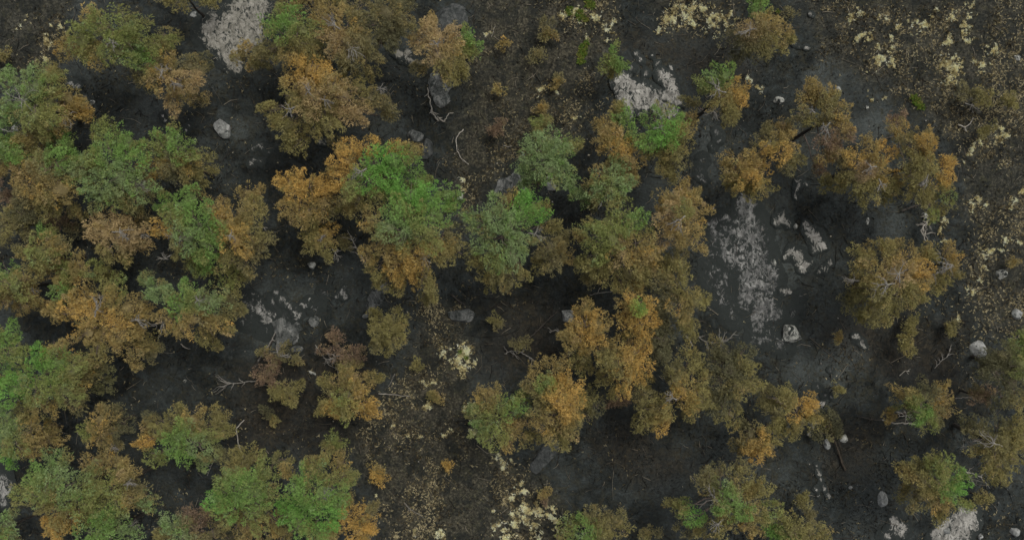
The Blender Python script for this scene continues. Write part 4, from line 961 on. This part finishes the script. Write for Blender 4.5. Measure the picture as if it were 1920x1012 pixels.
# burnt heath: tufts of heather and grass, black, brown and tan
n = 300000
x = rng.uniform(-34, 34, n); y = rng.uniform(-19, 19, n)
drift = fbm(x / 2.6, y / 2.6, 4, 271)
hm_ = np.maximum(heath_mask(x, y), 0.14 * np.clip((drift - 0.5) * 6, 0, 1))      # thin remains between the ash, dense on the heath
keep = rng.random(n) < hm_ * np.clip(2.2 * fbm(x / 0.8, y / 0.8, 3, 201) - 0.45, 0.03, 1) * np.clip(5.5 * (drift - 0.38), 0.06, 1)
x, y, drift, hm_ = x[keep], y[keep], drift[keep], hm_[keep]
tone = 0.62 * fbm(x / 0.45, y / 0.45, 3, 221) + 0.75 * (drift - 0.5) + 0.31 + rng.normal(0, 0.12, len(x)) - 0.2 * (hm_ < 0.15)
pal = np.array([srgb(34, 32, 28), srgb(66, 58, 44), srgb(100, 91, 69), srgb(140, 129, 100), srgb(180, 169, 136)]) * 1.3
ti = np.clip(np.digitize(tone, [0.47, 0.56, 0.65, 0.77]), 0, 4)
UP = lambda k: np.tile(np.array([[0, 0, 0.3]]), (k, 1))
V, F, K = tufts(ground_pts(x, y, 0.01), UP(len(x)), pal[ti] * rng.uniform(0.8, 1.2, (len(x), 1)), rng, 7, 0.11, 0.034)
o = link('burnt_heath', mesh_from('burnt_heath', V, F, M_GRASS, np.clip(K, 0, 0.9)))
tag(o, 'burnt heather and dry grass tufts covering the heath strips', 'heath', kind='stuff')

# bleached straw-coloured grass
ST = '''1258,48,9 1250,40,7 1268,32,12 1280,22,12 1262,15,9 1300,14,10 1290,38,8 1318,22,9 1330,40,12 1345,46,10 1356,32,9 1340,28,8 1370,25,6 1240,52,5
1655,108,13 1668,114,9 1645,104,8 1678,104,6 1612,66,7 1622,76,8 1606,80,6 1635,64,5 1600,28,7 1614,22,6 1595,36,5 1672,66,4 1680,44,6 1660,42,4 1640,40,4
1725,46,8 1732,52,6 1718,40,6 1790,36,7 1800,44,7 1806,60,9 1810,70,6 1784,82,8 1778,72,6 1784,112,10 1796,118,10 1770,120,7 1790,140,9 1780,152,8 1798,132,8 1842,122,9 1852,128,6 1832,118,5 1858,92,7 1870,94,7 1848,88,5 1814,12,6 1818,28,5 1872,42,6 1750,30,4 1672,90,5 1760,22,4
866,660,12 870,678,11 862,690,8 858,668,8 835,658,9 828,664,7 800,717,6 812,716,5 795,760,7 884,764,8 890,798,8 882,806,6 868,704,6
996,960,12 984,972,11 1010,950,9 1026,964,10 1040,975,10 1000,985,12 1018,990,10 970,985,9 1035,948,7 980,918,8 962,932,7 972,900,6 1046,990,7 956,968,8 940,984,7 1005,1005,9 950,1006,9 925,1000,7 945,878,7 930,858,6 940,862,6 960,866,5 985,948,8 930,955,5
90,82,8 88,76,5 84,106,7 92,134,5 112,54,4 97,42,4 40,45,5 60,35,4 30,130,5 165,100,5
1880,256,8 1892,262,7 1872,246,6 1845,270,7 1820,280,7 1815,298,5 1905,375,7 1918,362,6 1838,376,7 1828,388,7 1845,382,5 1772,418,6 1770,430,5 1768,450,6 1848,476,9 1862,472,7 1878,468,6 1820,538,8 1826,548,6 1810,550,5 1835,530,5 1800,602,5 1845,500,5 1915,455,6 1890,450,5
1146,46,6 1142,66,5 1148,84,6 1140,54,4 1110,20,7 1122,28,6 1075,26,7 1060,26,6 1090,45,6 1098,70,5 1014,162,5 1020,158,4 1006,180,4 1082,218,5 1042,168,4
868,334,5 880,345,5 866,350,4 910,62,5 740,800,3 830,818,4 848,806,4 770,812,4 795,823,4 820,1005,7 775,1000,6 835,1008,5 710,930,3 640,1012,3 1415,155,5 1420,165,6 1404,150,4 1655,190,5 1640,180,5'''
sx, sy, sr = [], [], []
for t in ST.split():
    a, b_, c = (float(v) for v in t.split(','))
    k = max(9, int(c * c * 2.8))
    th = rng.uniform(0, 6.28, k); q = c * np.abs(rng.normal(0, 1.6, k)) * (1 + 0.5 * np.sin(2 * th + rng.uniform(0, 6.28)))
    wx, wy = place(a + q * np.cos(th), b_ + q * np.sin(th), 0.1)
    wx = wx + 0.9 * (fbm(wx / 0.5, wy / 0.5, 3, 293) - 0.5); wy = wy + 0.9 * (fbm(wx / 0.5 + 9, wy / 0.5, 3, 297) - 0.5)
    ok_ = fbm(wx / 0.3, wy / 0.3, 3, 291) + 0.12 * (1 - q / c) > rng.uniform(0.42, 0.66, k)
    sx.append(wx[ok_]); sy.append(wy[ok_]); sr.append((q / c)[ok_])
sx = np.concatenate(sx); sy = np.concatenate(sy); sr = np.concatenate(sr)
pal = np.array([srgb(250, 244, 212), srgb(242, 234, 194), srgb(226, 215, 170), srgb(190, 177, 132), srgb(140, 127, 92), srgb(100, 90, 64)]) * 1.1
si = np.clip((sr * 1.1 + 7 * (0.5 - fbm(sx / 0.35, sy / 0.35, 3, 299)) + rng.normal(1.3, 1.2, len(sr))).astype(int), 0, 5)
V, F, K = tufts(ground_pts(sx, sy, 0.03), UP(len(sx)), pal[si], rng, 8, 0.11, 0.03)
o = link('straw_grass', mesh_from('straw_grass', V, F, M_GRASS, np.clip(K, 0, 0.9)))
tag(o, 'bleached straw-coloured grass clumps on the heath and along clearings', 'grass', kind='stuff')

# fresh green moss and regrowth
gx_, gy_ = [], []
for t in '1104,4,9 1110,10,6 1088,28,9 1070,20,8 1098,34,5 1094,88,7 1092,100,8 1090,112,7 1100,78,5 1718,190,8 1726,200,7 1712,182,5 1028,68,5 1460,20,4 862,660,4 874,668,4'.split():
    a, b_, c = (float(v) for v in t.split(','))
    k = int(c * c * 0.5); th = rng.uniform(0, 6.28, k); q = c * np.sqrt(rng.uniform(0, 1, k))
    wx, wy = place(a + q * np.cos(th), b_ + q * np.sin(th), 0.05); gx_.append(wx); gy_.append(wy)
gx_ = np.concatenate(gx_); gy_ = np.concatenate(gy_)
pal = np.array([srgb(96, 118, 44), srgb(80, 104, 40), srgb(120, 120, 60)])
V, F, K = blades(ground_pts(gx_, gy_, 0.01), pal[rng.choice(3, len(gx_))], rng, 9, 0.14, 0.04)
tag(link('green_regrowth', mesh_from('green_regrowth', V, F, M_GRASS, np.clip(K, 0, 0.9))), 'fresh green moss and grass patches in the upper heath', 'moss', kind='stuff')

# chips of stone, ash and wood strewn over the char
n = 2600
x = rng.uniform(-34, 34, n); y = rng.uniform(-19, 19, n)
keep = rng.random(n) < np.clip(3.2 * fbm(x / 2.2, y / 2.2, 3, 251) - 1.15, 0.04, 1)
x, y = x[keep], y[keep]; n = len(x)
octa = np.array([(1, 0, 0), (0, 1, 0), (-1, 0, 0), (0, -1, 0), (0, 0, 0.7), (0, 0, -0.7)], float)
of = np.array([(0, 1, 4), (1, 2, 4), (2, 3, 4), (3, 0, 4), (1, 0, 5), (2, 1, 5), (3, 2, 5), (0, 3, 5)])
sz = 0.022 * np.exp(rng.normal(0, 0.5, n)); el = rng.uniform(0.7, 2.0, n); an = rng.uniform(0, 6.28, n)
Vv = octa[None] * rng.uniform(0.7, 1.3, (n, 6, 1)) * np.stack([sz * el, sz, sz], 1)[:, None, :]
ca, sa = np.cos(an)[:, None], np.sin(an)[:, None]
Vv = np.stack([Vv[..., 0] * ca - Vv[..., 1] * sa, Vv[..., 0] * sa + Vv[..., 1] * ca, Vv[..., 2]], -1) + ground_pts(x, y, 0.02)[:, None, :]
Ff = (np.arange(n)[:, None, None] * 6 + of[None]).reshape(-1, 3)
pal = np.array([srgb(150, 146, 138), srgb(112, 108, 102), srgb(84, 78, 70), srgb(176, 168, 150)])
K = np.repeat(pal[rng.choice(4, n, p=[.25, .35, .3, .1])], 8, 0)
M_CHIP, nt, b = mat_new('stone_chips'); a = N(nt, 'ShaderNodeAttribute', attribute_name='tint'); nt.links.new(a.outputs['Color'], b.inputs['Base Color'])
tag(link('scattered_chips', mesh_from('scattered_chips', Vv.reshape(-1, 3), Ff, M_CHIP, K)), 'pale stone chips and wood splinters strewn over the ash', 'debris', kind='stuff')

# charred and bleached twigs strewn over the forest floor
n = 9000
x = rng.uniform(-34, 34, n); y = rng.uniform(-19, 19, n)
keep = rng.random(n) < np.clip(2.6 * fbm(x / 2.0, y / 2.0, 3, 281) - 0.75, 0.08, 1)
x, y = x[keep], y[keep]; n = len(x)
L = 0.21 * np.exp(rng.normal(0, 0.65, n)); an = rng.uniform(0, 6.28, n); w = 0.010 + 0.012 * rng.random(n)
d = np.stack([np.cos(an), np.sin(an), rng.normal(0, 0.08, n)], 1); s = np.stack([-np.sin(an), np.cos(an), 0 * an], 1)
c0 = ground_pts(x, y, 0.035)
bend = s * (rng.normal(0, 0.16, n) * L)[:, None]
rings = []
for tt, ww, bb in ((-1, 1.0, 0), (0, 0.8, 1), (1, 0.3, 0)):
    p = c0 + d * (L * tt)[:, None] + bend * bb
    up = np.array([0, 0, 1.0])
    rings.append(np.stack([p + s * (w * ww)[:, None], p - s * (w * ww)[:, None], p + up * (1.5 * w * ww)[:, None]], 1))
Vt = np.concatenate(rings, 1)
tf = np.array([(q * 3 + j, q * 3 + (j + 1) % 3, (q + 1) * 3 + (j + 1) % 3, (q + 1) * 3 + j) for q in range(2) for j in range(3)])
Ft = (np.arange(n)[:, None, None] * 9 + tf[None]).reshape(-1, 4)
pal = np.array([srgb(24, 23, 22), srgb(58, 52, 46), srgb(96, 90, 80), srgb(140, 132, 118)])
K = np.repeat(pal[rng.choice(4, n, p=[.38, .28, .22, .12])], 6, 0)
tag(link('strewn_twigs', mesh_from('strewn_twigs', Vt.reshape(-1, 3), Ft, M_CHIP, K, False, 4)), 'charred and grey twigs strewn over the forest floor', 'twigs', kind='stuff')

# burnt stems and crusts on the char
n = 60000
x = rng.uniform(-34, 34, n); y = rng.uniform(-19, 19, n)
keep = rng.random(n) < (1 - heath_mask(x, y)) * np.clip(5 * (fbm(x / 1.4, y / 1.4, 4, 311) - 0.46), 0, 1)
x, y = x[keep], y[keep]
pal = np.array([srgb(20, 21, 20), srgb(34, 35, 33), srgb(58, 56, 48), srgb(84, 80, 70)])
V, F, K = tufts(ground_pts(x, y, 0.0), UP(len(x)), pal[rng.choice(4, len(x), p=[.45, .32, .17, .06])], rng, 5, 0.13, 0.035)
tag(link('burnt_stems', mesh_from('burnt_stems', V, F, M_CHIP, K)), 'burnt black stems and crusts standing in the ash', 'burnt stems', kind='stuff')
